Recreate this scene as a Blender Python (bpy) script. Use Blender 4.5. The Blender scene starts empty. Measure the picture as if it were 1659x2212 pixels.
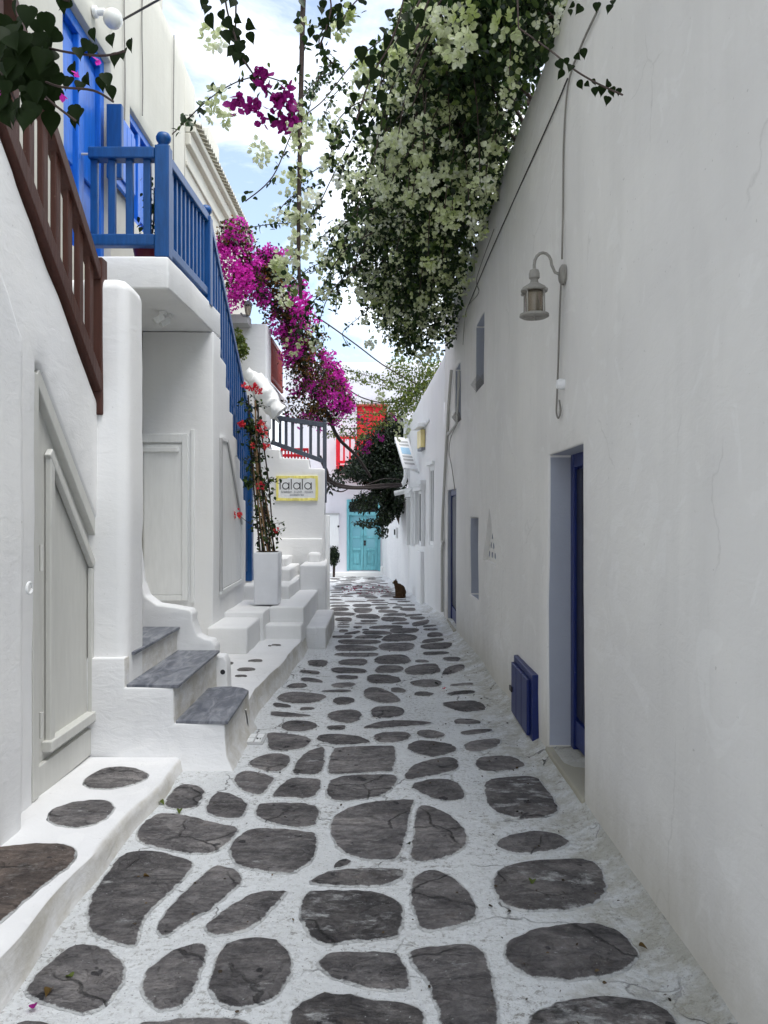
import bpy, bmesh, math, random
import numpy as np
from mathutils import Vector, Matrix, noise

R = math.radians
random.seed(7)
rng = np.random.default_rng(11)
scene = bpy.context.scene

# ------------------------------------------------------------------ camera
CAMH = 1.65
FPX = 1661.0                       # focal length in pixels of a 1659 x 2212 picture
cam_d = bpy.data.cameras.new('camera')
cam_d.sensor_fit = 'VERTICAL'
cam_d.sensor_height = 36.0
cam_d.lens = 36.0 * FPX / 2212.0
cam_d.clip_start = 0.05
cam_d.clip_end = 2000
cam = bpy.data.objects.new('camera', cam_d)
scene.collection.objects.link(cam)
cam.location = (0, 0, CAMH)
cam.rotation_euler = (R(90), 0, 0)
scene.camera = cam

# ------------------------------------------------------------------ sky and sun
SUN_EL, SUN_AZ = R(66), R(38)      # azimuth measured from +X towards -Y
sun_dir = Vector((math.cos(SUN_EL) * math.cos(SUN_AZ), -math.cos(SUN_EL) * math.sin(SUN_AZ), math.sin(SUN_EL)))
world = bpy.data.worlds.new('World')
scene.world = world
world.use_nodes = True
wn, wl = world.node_tree.nodes, world.node_tree.links
wn.clear()
wo = wn.new('ShaderNodeOutputWorld')
sky = wn.new('ShaderNodeTexSky')
sky.sky_type = 'NISHITA'
sky.sun_disc = False
sky.sun_elevation = SUN_EL
sky.sun_rotation = math.atan2(sun_dir.x, sun_dir.y)
sky.air_density = 1.0
sky.dust_density = 0.6
sky.ozone_density = 1.2
bg1 = wn.new('ShaderNodeBackground'); bg1.inputs['Strength'].default_value = 0.12
bg2 = wn.new('ShaderNodeBackground'); bg2.inputs['Strength'].default_value = 0.9
bg2.inputs['Color'].default_value = (0.95, 0.975, 1.0, 1)
tc = wn.new('ShaderNodeTexCoord')
mp = wn.new('ShaderNodeMapping'); mp.inputs['Scale'].default_value = (1.0, 1.0, 2.4)
mp.inputs['Location'].default_value = (0.33, 0.1, 0.25)
nz = wn.new('ShaderNodeTexNoise'); nz.inputs['Scale'].default_value = 2.6
nz.inputs['Detail'].default_value = 9; nz.inputs['Roughness'].default_value = 0.58
nz.inputs['Distortion'].default_value = 0.35
cr = wn.new('ShaderNodeValToRGB')
cr.color_ramp.elements[0].position = 0.41; cr.color_ramp.elements[1].position = 0.61
cr.color_ramp.elements[0].color = (0.14, 0.14, 0.14, 1)          # thin haze even between the clouds
mx = wn.new('ShaderNodeMixShader')
wl.new(tc.outputs['Generated'], mp.inputs['Vector'])
wl.new(mp.outputs['Vector'], nz.inputs['Vector'])
wl.new(nz.outputs['Fac'], cr.inputs['Fac'])
wl.new(sky.outputs['Color'], bg1.inputs['Color'])
wl.new(cr.outputs['Color'], mx.inputs['Fac'])
wl.new(bg1.outputs['Background'], mx.inputs[1])
wl.new(bg2.outputs['Background'], mx.inputs[2])
wl.new(mx.outputs['Shader'], wo.inputs['Surface'])

sun_d = bpy.data.lights.new('sun', 'SUN')
sun_d.energy = 1.5
sun_d.angle = R(34)
sun_d.color = (1.0, 0.98, 0.945)
sun = bpy.data.objects.new('sun', sun_d)
scene.collection.objects.link(sun)
sun.rotation_euler = (-sun_dir).to_track_quat('-Z', 'Y').to_euler()
sun.location = (6, -6, 12)

scene.view_settings.view_transform = 'Standard'
scene.view_settings.look = 'None'
scene.view_settings.gamma = 1
scene.view_settings.exposure = 1.22
scene.view_settings.use_curve_mapping = False
scene.render.engine = 'CYCLES'
scene.cycles.use_denoising = True
scene.cycles.use_adaptive_sampling = True
scene.cycles.adaptive_threshold = 0.02
scene.cycles.max_bounces = 8
scene.cycles.diffuse_bounces = 5
scene.cycles.transparent_max_bounces = 8

# ------------------------------------------------------------------ materials
def new_mat(name):
    m = bpy.data.materials.new(name)
    m.use_nodes = True
    n, l = m.node_tree.nodes, m.node_tree.links
    n.clear()
    out = n.new('ShaderNodeOutputMaterial')
    p = n.new('ShaderNodeBsdfPrincipled')
    l.new(p.outputs['BSDF'], out.inputs['Surface'])
    return m, n, l, p, out

def nd(n, typ, **kw):
    x = n.new(typ)
    for k, v in kw.items():
        if k in x.inputs: x.inputs[k].default_value = v
        else: setattr(x, k, v)
    return x

def ramp(n, l, src, p0, p1, c0=(0, 0, 0, 1), c1=(1, 1, 1, 1)):
    r = n.new('ShaderNodeValToRGB')
    r.color_ramp.elements[0].position = p0; r.color_ramp.elements[1].position = p1
    r.color_ramp.elements[0].color = c0; r.color_ramp.elements[1].color = c1
    l.new(src, r.inputs['Fac'])
    return r.outputs['Color']

def mixc(n, l, fac, a, b, mode='MIX'):
    m = n.new('ShaderNodeMix'); m.data_type = 'RGBA'; m.blend_type = mode
    for sock, v in ((m.inputs[0], fac), (m.inputs[6], a), (m.inputs[7], b)):
        if hasattr(v, 'links'): l.new(v, sock)
        else: sock.default_value = v
    return m.outputs[2]

def math_(n, l, op, a, b=None, c=None, clamp=False):
    m = n.new('ShaderNodeMath'); m.operation = op; m.use_clamp = clamp
    for i, v in enumerate((a, b, c)):
        if v is None: continue
        if hasattr(v, 'links'): l.new(v, m.inputs[i])
        else: m.inputs[i].default_value = v
    return m.outputs[0]

def c4(c): return (c[0], c[1], c[2], 1)

def pos_noise(n, l, scale, detail=5, rough=0.55, stretch=None, dist=0.0):
    g = n.new('ShaderNodeNewGeometry')
    v = g.outputs['Position']
    if stretch:
        mpp = n.new('ShaderNodeMapping'); mpp.inputs['Scale'].default_value = stretch
        l.new(v, mpp.inputs['Vector']); v = mpp.outputs['Vector']
    t = nd(n, 'ShaderNodeTexNoise', Scale=scale, Detail=detail, Roughness=rough, Distortion=dist)
    l.new(v, t.inputs['Vector'])
    return t.outputs['Fac']

def plaster(name, col, col2, bump=0.35, stain=0.0, base_dirt=0.0, rough=0.92, scuff=0.0):
    m, n, l, p, out = new_mat(name)
    big = pos_noise(n, l, 0.9, 4, 0.6)
    streak = pos_noise(n, l, 1.6, 6, 0.65, (1.6, 1.6, 0.22))
    fine = pos_noise(n, l, 9, 6, 0.7)
    c = mixc(n, l, ramp(n, l, big, 0.35, 0.68), c4(col), c4(col2))
    c = mixc(n, l, math_(n, l, 'MULTIPLY', ramp(n, l, streak, 0.48, 0.75), 0.35 + stain), c, c4([v * 0.80 for v in col]))
    c = mixc(n, l, math_(n, l, 'MULTIPLY', ramp(n, l, fine, 0.62, 0.8), 0.22), c, c4([v * 0.72 for v in col]))
    # sparse pinholes and chips in the whitewash
    chip = pos_noise(n, l, 38, 3, 0.5)
    c = mixc(n, l, math_(n, l, 'MULTIPLY', ramp(n, l, chip, 0.725, 0.75), 0.4), c, (0.33, 0.32, 0.30, 1))
    if base_dirt or scuff:
        vg = n.new('ShaderNodeNewGeometry'); vv = nd(n, 'ShaderNodeTexVoronoi', Scale=1.1); vv.feature = 'DISTANCE_TO_EDGE'
        vw = nd(n, 'ShaderNodeTexNoise', Scale=4.0, Detail=6); l.new(vg.outputs['Position'], vw.inputs['Vector'])
        l.new(mixc(n, l, 0.2, vg.outputs['Position'], vw.outputs['Color']), vv.inputs['Vector'])
        hair = math_(n, l, 'MULTIPLY', ramp(n, l, vv.outputs['Distance'], 0.0015, 0.005, (1, 1, 1, 1), (0, 0, 0, 1)), ramp(n, l, pos_noise(n, l, 1.2, 3), 0.54, 0.60))
        c = mixc(n, l, math_(n, l, 'MULTIPLY', hair, 0.22), c, (0.30, 0.29, 0.27, 1))
        pat = pos_noise(n, l, 2.6, 3, 0.5, None, 1.5)
        c = mixc(n, l, math_(n, l, 'MULTIPLY', ramp(n, l, pat, 0.60, 0.63), 0.22), c, (0.84, 0.84, 0.83, 1))
    if base_dirt:
        g = n.new('ShaderNodeNewGeometry'); sp = n.new('ShaderNodeSeparateXYZ')
        l.new(g.outputs['Position'], sp.inputs[0])
        splash = pos_noise(n, l, 2.4, 8, 0.72, (1, 1, 0.55))
        hz = math_(n, l, 'MULTIPLY_ADD', sp.outputs['Z'], -1.3, 0.62)
        mask = math_(n, l, 'ADD', math_(n, l, 'SUBTRACT', splash, 0.55), hz)
        mask = math_(n, l, 'MULTIPLY', mask, 1.3 * base_dirt, clamp=True)
        c = mixc(n, l, mask, c, (0.36, 0.33, 0.25, 1))
    if scuff:                                   # shoe scuffs and splashes on upright faces
        g2 = n.new('ShaderNodeNewGeometry'); s2 = n.new('ShaderNodeSeparateXYZ'); l.new(g2.outputs['Normal'], s2.inputs[0])
        up = ramp(n, l, s2.outputs['X'], 0.45, 0.8)
        sc = ramp(n, l, pos_noise(n, l, 3.0, 8, 0.7, (1, 1, 1.6)), 0.36, 0.62)
        c = mixc(n, l, math_(n, l, 'MULTIPLY', math_(n, l, 'MULTIPLY', up, sc), scuff), c, (0.47, 0.44, 0.37, 1))
    l.new(c, p.inputs['Base Color'])
    p.inputs['Roughness'].default_value = rough
    p.inputs['Specular IOR Level'].default_value = 0.2
    brush = pos_noise(n, l, 7, 5, 0.6, (1, 1, 2.2), 0.6)
    grain = pos_noise(n, l, 55, 4, 0.6)
    h = math_(n, l, 'ADD', math_(n, l, 'MULTIPLY', brush, 0.8), math_(n, l, 'MULTIPLY', grain, 0.16))
    b = nd(n, 'ShaderNodeBump', Strength=bump, Distance=0.03)
    l.new(h, b.inputs['Height']); l.new(b.outputs['Normal'], p.inputs['Normal'])
    return m

def paint(name, col, rough=0.45, wear=0.25, wearcol=None, bump=0.12, grain=(6, 6, 1), spec=0.4, var=None):
    if var is None: var = 0.05 if min(col) > 0.3 else 0.22
    m, n, l, p, out = new_mat(name)
    a = pos_noise(n, l, 5, 5, 0.6, grain)
    c = mixc(n, l, ramp(n, l, a, 0.3, 0.7), c4([v * (1 - var) for v in col]), c4([min(1, v * (1 + var * .7)) for v in col]))
    w = pos_noise(n, l, 26, 5, 0.65)
    wc = wearcol or [min(1, v * 1.6 + 0.05) for v in col]
    c = mixc(n, l, math_(n, l, 'MULTIPLY', ramp(n, l, w, 0.66, 0.72), wear), c, c4(wc))
    l.new(c, p.inputs['Base Color'])
    p.inputs['Roughness'].default_value = rough
    p.inputs['Specular IOR Level'].default_value = spec
    b = nd(n, 'ShaderNodeBump', Strength=bump, Distance=0.01)
    l.new(a, b.inputs['Height']); l.new(b.outputs['Normal'], p.inputs['Normal'])
    return m

def foliage(name, ca, cb, cc=None, trans=0.35, rough=0.45, spec=0.3):
    m, n, l, p, out = new_mat(name)
    g = n.new('ShaderNodeNewGeometry')
    r = n.new('ShaderNodeValToRGB')
    e = r.color_ramp.elements
    e[0].position, e[0].color = 0.0, c4(ca)
    e[1].position, e[1].color = 0.7, c4(cb)
    if cc:
        k = e.new(1.0); k.color = c4(cc)
    l.new(g.outputs['Random Per Island'], r.inputs['Fac'])
    l.new(r.outputs['Color'], p.inputs['Base Color'])
    p.inputs['Roughness'].default_value = rough
    p.inputs['Specular IOR Level'].default_value = spec
    t = n.new('ShaderNodeBsdfTranslucent'); l.new(r.outputs['Color'], t.inputs['Color'])
    mxs = n.new('ShaderNodeMixShader'); mxs.inputs[0].default_value = trans
    l.new(p.outputs['BSDF'], mxs.inputs[1]); l.new(t.outputs['BSDF'], mxs.inputs[2])
    l.new(mxs.outputs['Shader'], out.inputs['Surface'])
    return m

M = {}
M['white'] = plaster('white_plaster', (0.80, 0.80, 0.79), (0.76, 0.765, 0.775), 0.16)
M['white_r'] = plaster('white_plaster_stained', (0.76, 0.75, 0.725), (0.69, 0.68, 0.665), 0.20, 0.12, 0.6)
M['cream'] = plaster('cream_plaster', (0.62, 0.60, 0.52), (0.57, 0.545, 0.465), 0.15, 0.2)
M['rough'] = plaster('rough_white_plaster', (0.80, 0.80, 0.80), (0.72, 0.72, 0.73), 0.7, 0.1)
M['lilac'] = plaster('pale_lilac_plaster', (0.74, 0.73, 0.77), (0.70, 0.69, 0.73), 0.25)
M['kerb'] = plaster('worn_kerb_plaster', (0.76, 0.765, 0.775), (0.70, 0.70, 0.70), 0.3, 0.2, 0.0, scuff=0.75)
M['sill'] = plaster('stained_sill', (0.40, 0.38, 0.31), (0.30, 0.285, 0.23), 0.4, 0.3)
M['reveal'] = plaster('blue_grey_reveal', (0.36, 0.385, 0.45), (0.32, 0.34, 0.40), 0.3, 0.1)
M['blue'] = paint('blue_gloss_paint', (0.004, 0.068, 0.235), 0.4, 0.06)
M['blue_bright'] = paint('bright_blue_paint', (0.012, 0.15, 0.62), 0.4, 0.05)
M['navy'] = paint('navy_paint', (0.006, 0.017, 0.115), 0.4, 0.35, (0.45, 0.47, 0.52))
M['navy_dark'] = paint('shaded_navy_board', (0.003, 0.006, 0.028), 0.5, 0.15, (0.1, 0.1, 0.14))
M['bark_dark'] = paint('old_vine_bark', (0.026, 0.018, 0.016), 0.85, 0.3, (0.07, 0.05, 0.04), 0.8, (3, 3, 3))
M['teal'] = paint('turquoise_paint', (0.165, 0.46, 0.52), 0.45, 0.1)
M['red'] = paint('red_paint', (0.66, 0.012, 0.028), 0.45, 0.1)
M['redbrown'] = paint('red_brown_paint', (0.34, 0.045, 0.03), 0.5, 0.2)
M['wood'] = paint('dark_brown_wood', (0.060, 0.018, 0.011), 0.5, 0.45, (0.16, 0.10, 0.075), 0.4, (9, 9, 1.2))
M['greyrail'] = paint('slate_grey_paint', (0.075, 0.088, 0.115), 0.45, 0.1)
M['offwhite'] = paint('off_white_paint', (0.56, 0.56, 0.53), 0.5, 0.12, (0.4, 0.38, 0.34))
M['whitepaint'] = paint('white_paint', (0.78, 0.79, 0.79), 0.4, 0.06, (0.6, 0.6, 0.6))
M['palegreen'] = paint('pale_grey_paint', (0.68, 0.72, 0.71), 0.45, 0.05, (0.5, 0.5, 0.5))
M['metal_w'] = paint('weathered_white_metal', (0.27, 0.26, 0.235), 0.6, 0.8, (0.13, 0.10, 0.07), var=.2)
M['pipe'] = paint('grey_conduit', (0.46, 0.46, 0.43), 0.6, 0.6, (0.75, 0.75, 0.73))
M['cable'] = paint('grey_cable', (0.22, 0.21, 0.19), 0.6, 0.3)
M['darkcable'] = paint('dark_cable', (0.035, 0.03, 0.028), 0.6, 0.2)
M['yellow'] = paint('pale_yellow_plastic', (0.78, 0.66, 0.30), 0.4, 0.02)
M['tape'] = paint('yellow_paint_strip', (0.85, 0.76, 0.22), 0.6, 0.3, (0.85, 0.83, 0.55))
M['black'] = paint('black_ink', (0.03, 0.03, 0.035), 0.5, 0.0)
M['inkgrey'] = paint('grey_ink', (0.22, 0.23, 0.25), 0.5, 0.0)
M['inkblue'] = paint('pale_blue_print', (0.35, 0.55, 0.72), 0.5, 0.0)
M['pot_red'] = paint('dark_red_pot', (0.12, 0.012, 0.02), 0.4, 0.1)
M['planter'] = paint('white_planter_glaze', (0.76, 0.77, 0.80), 0.3, 0.03, (0.6, 0.6, 0.6), 0.05, (1, 1, 1))
M['fabric'] = paint('white_sheet', (0.80, 0.80, 0.78), 0.4, 0.05, (0.7, 0.7, 0.7), 0.3, (2, 2, 2))
M['steel'] = paint('brushed_steel', (0.50, 0.50, 0.50), 0.3, 0.1)
M['bark'] = paint('vine_bark', (0.055, 0.036, 0.031), 0.8, 0.4, (0.16, 0.12, 0.09), 0.8, (3, 3, 3))
M['cane'] = paint('bamboo_cane', (0.32, 0.20, 0.10), 0.7, 0.4, (0.14, 0.08, 0.05), 0.4, (3, 3, 3))
M['soil'] = paint('soil', (0.04, 0.03, 0.022), 0.95, 0.3)
M['fur'] = paint('brown_fur', (0.050, 0.028, 0.014), 0.85, 0.5, (0.12, 0.07, 0.03), 0.6, (4, 4, 9), 0.1)
M['ridge'] = paint('grey_board', (0.42, 0.42, 0.42), 0.6, 0.1)

def glassy(name, col, rough=0.08):
    m, n, l, p, out = new_mat(name)
    p.inputs['Base Color'].default_value = c4(col)
    p.inputs['Roughness'].default_value = rough
    p.inputs['Specular IOR Level'].default_value = 0.7
    return m
M['pane'] = glassy('dark_glass', (0.02, 0.022, 0.026), 0.35)
M['pane'].node_tree.nodes['Principled BSDF'].inputs['Specular IOR Level'].default_value = 0.15
M['pane_teal'] = glassy('curtained_glass', (0.16, 0.42, 0.50), 0.12)
M['globe'] = glassy('milk_glass', (0.75, 0.74, 0.68), 0.2)
m, n, l, p, out = new_mat('lamp_glass')
p.inputs['Base Color'].default_value = (0.34, 0.29, 0.22, 1); p.inputs['Roughness'].default_value = 0.25
p.inputs['Transmission Weight'].default_value = 0.75
M['lampglass'] = m

# grey veined marble of the stair treads
m, n, l, p, out = new_mat('grey_marble')
v = pos_noise(n, l, 3.2, 7, 0.65, (3.5, 1.0, 1.0), 1.2)
c = mixc(n, l, ramp(n, l, v, 0.42, 0.7), (0.095, 0.105, 0.13, 1), (0.30, 0.31, 0.34, 1))
d = pos_noise(n, l, 14, 5, 0.7)
c = mixc(n, l, math_(n, l, 'MULTIPLY', ramp(n, l, d, 0.55, 0.75), 0.4), c, (0.34, 0.33, 0.31, 1))
l.new(c, p.inputs['Base Color']); p.inputs['Roughness'].default_value = 0.42
M['marble'] = m

# painted cement between the paving stones
m, n, l, p, out = new_mat('whitewashed_cement')
a = pos_noise(n, l, 1.3, 5, 0.65)
c = mixc(n, l, ramp(n, l, a, 0.33, 0.68), (0.76, 0.78, 0.79, 1), (0.67, 0.685, 0.69, 1))
sp_ = pos_noise(n, l, 32, 6, 0.75)
patch = pos_noise(n, l, 2.2, 5, 0.7)
dm = math_(n, l, 'MULTIPLY', ramp(n, l, sp_, 0.52, 0.61), ramp(n, l, patch, 0.40, 0.58))
c = mixc(n, l, math_(n, l, 'MULTIPLY', dm, 0.8), c, (0.27, 0.26, 0.24, 1))
sp2 = pos_noise(n, l, 90, 3, 0.6)
c = mixc(n, l, math_(n, l, 'MULTIPLY', ramp(n, l, sp2, 0.64, 0.69), 0.75), c, (0.10, 0.075, 0.07, 1))
# grime washed to the right-hand side of the lane
g = n.new('ShaderNodeNewGeometry'); sx = n.new('ShaderNodeSeparateXYZ'); l.new(g.outputs['Position'], sx.inputs[0])
gr = pos_noise(n, l, 5, 8, 0.75)
side = math_(n, l, 'MULTIPLY', math_(n, l, 'SUBTRACT', sx.outputs['X'], 0.35), 0.42)
gm = math_(n, l, 'MULTIPLY', math_(n, l, 'ADD', math_(n, l, 'SUBTRACT', gr, 0.62), side), 4.2, clamp=True)
c = mixc(n, l, math_(n, l, 'MULTIPLY', gm, 0.7), c, (0.36, 0.34, 0.27, 1))
vo = nd(n, 'ShaderNodeTexVoronoi', Scale=2.1); vo.feature = 'DISTANCE_TO_EDGE'
wv = nd(n, 'ShaderNodeTexNoise', Scale=5.0, Detail=5)
l.new(g.outputs['Position'], wv.inputs['Vector'])
l.new(mixc(n, l, 0.22, g.outputs['Position'], wv.outputs['Color']), vo.inputs['Vector'])
crk = math_(n, l, 'MULTIPLY', ramp(n, l, vo.outputs['Distance'], 0.004, 0.010, (1, 1, 1, 1), (0, 0, 0, 1)), ramp(n, l, pos_noise(n, l, 1.7, 3), 0.5, 0.58))
c = mixc(n, l, math_(n, l, 'MULTIPLY', crk, 0.75), c, (0.13, 0.125, 0.12, 1))
l.new(c, p.inputs['Base Color']); p.inputs['Roughness'].default_value = 0.9
p.inputs['Specular IOR Level'].default_value = 0.2
hb = math_(n, l, 'ADD', math_(n, l, 'MULTIPLY', pos_noise(n, l, 24, 7, 0.68), 0.7), math_(n, l, 'MULTIPLY', pos_noise(n, l, 6, 4), 0.6))
hb = math_(n, l, 'SUBTRACT', hb, math_(n, l, 'MULTIPLY', crk, 0.3))
b = nd(n, 'ShaderNodeBump', Strength=1.0, Distance=0.036)
l.new(hb, b.inputs['Height']); l.new(b.outputs['Normal'], p.inputs['Normal'])
M['cement'] = m

# slate paving stones: ragged whitewash along the rim, split layers, chips
def stone_mat(name, dark, light, paintamt, rimw=1.0):
    m, n, l, p, out = new_mat(name)
    oi = n.new('ShaderNodeObjectInfo')
    g = n.new('ShaderNodeNewGeometry')
    ofs = n.new('ShaderNodeVectorMath'); ofs.operation = 'ADD'
    cmb = n.new('ShaderNodeCombineXYZ')
    l.new(math_(n, l, 'MULTIPLY', oi.outputs['Random'], 37.0), cmb.inputs[2])
    l.new(g.outputs['Position'], ofs.inputs[0]); l.new(cmb.outputs[0], ofs.inputs[1])
    def nz_(scale, detail, rough, stretch=(1, 1, 1), dist=0.0):
        mp_ = n.new('ShaderNodeMapping'); mp_.inputs['Scale'].default_value = stretch
        rot = n.new('ShaderNodeCombineXYZ'); l.new(math_(n, l, 'MULTIPLY', oi.outputs['Random'], 6.0), rot.inputs[2])
        l.new(rot.outputs[0], mp_.inputs['Rotation'])
        l.new(ofs.outputs[0], mp_.inputs['Vector'])
        t = nd(n, 'ShaderNodeTexNoise', Scale=scale, Detail=detail, Roughness=rough, Distortion=dist)
        l.new(mp_.outputs['Vector'], t.inputs['Vector'])
        return t.outputs['Fac']
    a = nz_(3.5, 8, 0.68)
    layers = nz_(5, 8, 0.65, (1, 4.0, 1), 0.5)
    base = mixc(n, l, oi.outputs['Random'], c4(dark), c4(light))
    c = mixc(n, l, ramp(n, l, a, 0.36, 0.66), mixc(n, l, 1.0, base, (0.50, 0.49, 0.50, 1), 'MULTIPLY'), mixc(n, l, 1.0, base, (1.42, 1.38, 1.34, 1), 'MULTIPLY'))
    c = mixc(n, l, math_(n, l, 'MULTIPLY', ramp(n, l, layers, 0.5, 0.64), 0.55), c, mixc(n, l, 1.0, base, (0.45, 0.44, 0.45, 1), 'MULTIPLY'))
    stri = nz_(9, 8, 0.75, (1, 2.4, 1), 0.9)
    c = mixc(n, l, math_(n, l, 'MULTIPLY', ramp(n, l, stri, 0.52, 0.62), 0.22), c, mixc(n, l, 1.0, c, (0.42, 0.41, 0.42, 1), 'MULTIPLY'))
    grit = nz_(34, 8, 0.8)
    c = mixc(n, l, math_(n, l, 'MULTIPLY', ramp(n, l, grit, 0.40, 0.62), 0.55), mixc(n, l, 1.0, c, (0.66, 0.65, 0.66, 1), 'MULTIPLY'), mixc(n, l, 1.0, c, (1.3, 1.28, 1.26, 1), 'MULTIPLY'))
    rust = nz_(6, 6, 0.7)
    c = mixc(n, l, math_(n, l, 'MULTIPLY', ramp(n, l, rust, 0.6, 0.75), 0.35), c, (0.17, 0.125, 0.085, 1))
    pale = nz_(17, 6, 0.75)
    c = mixc(n, l, math_(n, l, 'MULTIPLY', ramp(n, l, pale, 0.54, 0.70), 0.5), c, (0.30, 0.295, 0.29, 1))
    spots = nz_(11, 2, 0.4)
    c = mixc(n, l, math_(n, l, 'MULTIPLY', ramp(n, l, spots, 0.70, 0.72), 0.8), c, (0.022, 0.022, 0.026, 1))
    # splashed and smeared whitewash
    at_ = n.new('ShaderNodeAttribute'); at_.attribute_name = 'rim'
    rn = nz_(13, 8, 0.78); pn = nz_(4.5, 7, 0.72, (1, 2.2, 1))
    edge = math_(n, l, 'SUBTRACT', math_(n, l, 'MULTIPLY', rn, 1.15 * rimw), math_(n, l, 'ADD', at_.outputs['Fac'], 0.26))
    edge = ramp(n, l, edge, 0.0, 0.14)
    spl = ramp(n, l, pn, 0.70 - paintamt, 0.78 - paintamt)
    spl = math_(n, l, 'MULTIPLY', spl, ramp(n, l, rn, 0.40, 0.56))
    pm = math_(n, l, 'MAXIMUM', edge, math_(n, l, 'MULTIPLY', spl, 0.8))
    dots = ramp(n, l, nz_(70, 2, 0.5), 0.735, 0.75)
    pm = math_(n, l, 'MAXIMUM', pm, math_(n, l, 'MULTIPLY', dots, 0.7))
    c = mixc(n, l, pm, c, (0.66, 0.67, 0.67, 1))
    # cracks
    vo = nd(n, 'ShaderNodeTexVoronoi', Scale=2.0); vo.feature = 'DISTANCE_TO_EDGE'
    wv = nd(n, 'ShaderNodeTexNoise', Scale=6.0, Detail=6); l.new(ofs.outputs[0], wv.inputs['Vector'])
    l.new(mixc(n, l, 0.14, ofs.outputs[0], wv.outputs['Color']), vo.inputs['Vector'])
    crk = math_(n, l, 'MULTIPLY', ramp(n, l, vo.outputs['Distance'], 0.003, 0.013, (1, 1, 1, 1), (0, 0, 0, 1)), ramp(n, l, nz_(2.2, 3, 0.5), 0.46, 0.54))
    c = mixc(n, l, math_(n, l, 'MULTIPLY', crk, 0.6), c, (0.012, 0.012, 0.012, 1))
    l.new(c, p.inputs['Base Color'])
    p.inputs['Roughness'].default_value = 0.72
    p.inputs['Specular IOR Level'].default_value = 0.3
    fl = nz_(3.2, 7, 0.62, (1, 2.2, 1), 0.8)
    f1 = ramp(n, l, fl, 0.53, 0.545); f2 = ramp(n, l, fl, 0.60, 0.612); f3 = ramp(n, l, fl, 0.43, 0.445)
    flk = math_(n, l, 'ADD', f1, math_(n, l, 'ADD', f2, f3))
    c = mixc(n, l, math_(n, l, 'MULTIPLY', math_(n, l, 'MULTIPLY', f1, math_(n, l, 'SUBTRACT', 1.0, pm)), 0.45), c, mixc(n, l, 1.0, c, (0.58, 0.57, 0.58, 1), 'MULTIPLY'))
    c = mixc(n, l, math_(n, l, 'MULTIPLY', math_(n, l, 'SUBTRACT', 1.0, f3), 0.30), c, mixc(n, l, 1.0, c, (1.45, 1.42, 1.38, 1), 'MULTIPLY'))
    l.new(c, p.inputs['Base Color'])
    h = math_(n, l, 'ADD', math_(n, l, 'MULTIPLY', layers, 0.8), math_(n, l, 'MULTIPLY', nz_(28, 7, 0.7), 0.45))
    h = math_(n, l, 'SUBTRACT', h, math_(n, l, 'MULTIPLY', crk, 0.5))
    h = math_(n, l, 'SUBTRACT', h, math_(n, l, 'MULTIPLY', flk, 0.26))
    h = math_(n, l, 'ADD', h, math_(n, l, 'MULTIPLY', stri, -0.3))
    b = nd(n, 'ShaderNodeBump', Strength=1.0, Distance=0.055)
    l.new(h, b.inputs['Height']); l.new(b.outputs['Normal'], p.inputs['Normal'])
    return m
M['stone'] = stone_mat('slate_stone', (0.185, 0.181, 0.184), (0.335, 0.328, 0.328), 0.075)
M['stone_worn'] = stone_mat('slate_stone_worn', (0.175, 0.170, 0.170), (0.245, 0.238, 0.237), 0.17)
M['stone_grey'] = stone_mat('grey_stone', (0.20, 0.195, 0.195), (0.28, 0.27, 0.265), 0.0, 0.8)
M['stone_brown'] = stone_mat('brown_stone', (0.20, 0.165, 0.145), (0.23, 0.19, 0.165), 0.06)

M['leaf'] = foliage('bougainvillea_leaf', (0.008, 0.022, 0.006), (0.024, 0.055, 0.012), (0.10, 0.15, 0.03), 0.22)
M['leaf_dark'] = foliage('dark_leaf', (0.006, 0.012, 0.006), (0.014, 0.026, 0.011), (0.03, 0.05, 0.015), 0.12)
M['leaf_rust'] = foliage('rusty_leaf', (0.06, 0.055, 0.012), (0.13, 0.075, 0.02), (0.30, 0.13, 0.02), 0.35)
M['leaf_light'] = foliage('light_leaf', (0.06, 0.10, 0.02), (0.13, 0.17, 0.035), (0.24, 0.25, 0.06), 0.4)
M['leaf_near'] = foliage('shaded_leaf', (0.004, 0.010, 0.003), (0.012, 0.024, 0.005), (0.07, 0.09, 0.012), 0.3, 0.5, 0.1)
M['bract_w'] = foliage('white_bract', (0.42, 0.50, 0.17), (0.70, 0.74, 0.52), (0.84, 0.86, 0.78), 0.45, 0.6)
_m = M['bract_w']; _n, _l = _m.node_tree.nodes, _m.node_tree.links
_r = [x for x in _n if x.type == 'VALTORGB'][0]; _g = [x for x in _n if x.type == 'NEW_GEOMETRY'][0]
_v = math_(_n, _l, 'ADD', math_(_n, _l, 'MULTIPLY', _g.outputs['Random Per Island'], .38), math_(_n, _l, 'MULTIPLY_ADD', pos_noise(_n, _l, 3.2, 2), 2.2, -.75), clamp=True)
_l.new(_v, _r.inputs['Fac'])
M['bract_m'] = foliage('magenta_bract', (0.52, 0.02, 0.37), (0.76, 0.045, 0.54), (0.85, 0.13, 0.64), 0.4, 0.6)
M['bract_p'] = foliage('purple_bract', (0.16, 0.004, 0.11), (0.30, 0.01, 0.20), (0.42, 0.02, 0.28), 0.35, 0.6)
M['bract_r'] = foliage('red_bract', (0.60, 0.02, 0.06), (0.78, 0.05, 0.08), (0.85, 0.20, 0.10), 0.35, 0.6)
M['crumb'] = foliage('dirt_crumb', (0.02, 0.018, 0.014), (0.07, 0.05, 0.03), (0.14, 0.10, 0.05), 0.05, 0.9)
M['petal'] = foliage('fallen_petal', (0.20, 0.01, 0.05), (0.32, 0.02, 0.08), (0.30, 0.12, 0.04), 0.1, 0.8)

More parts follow.
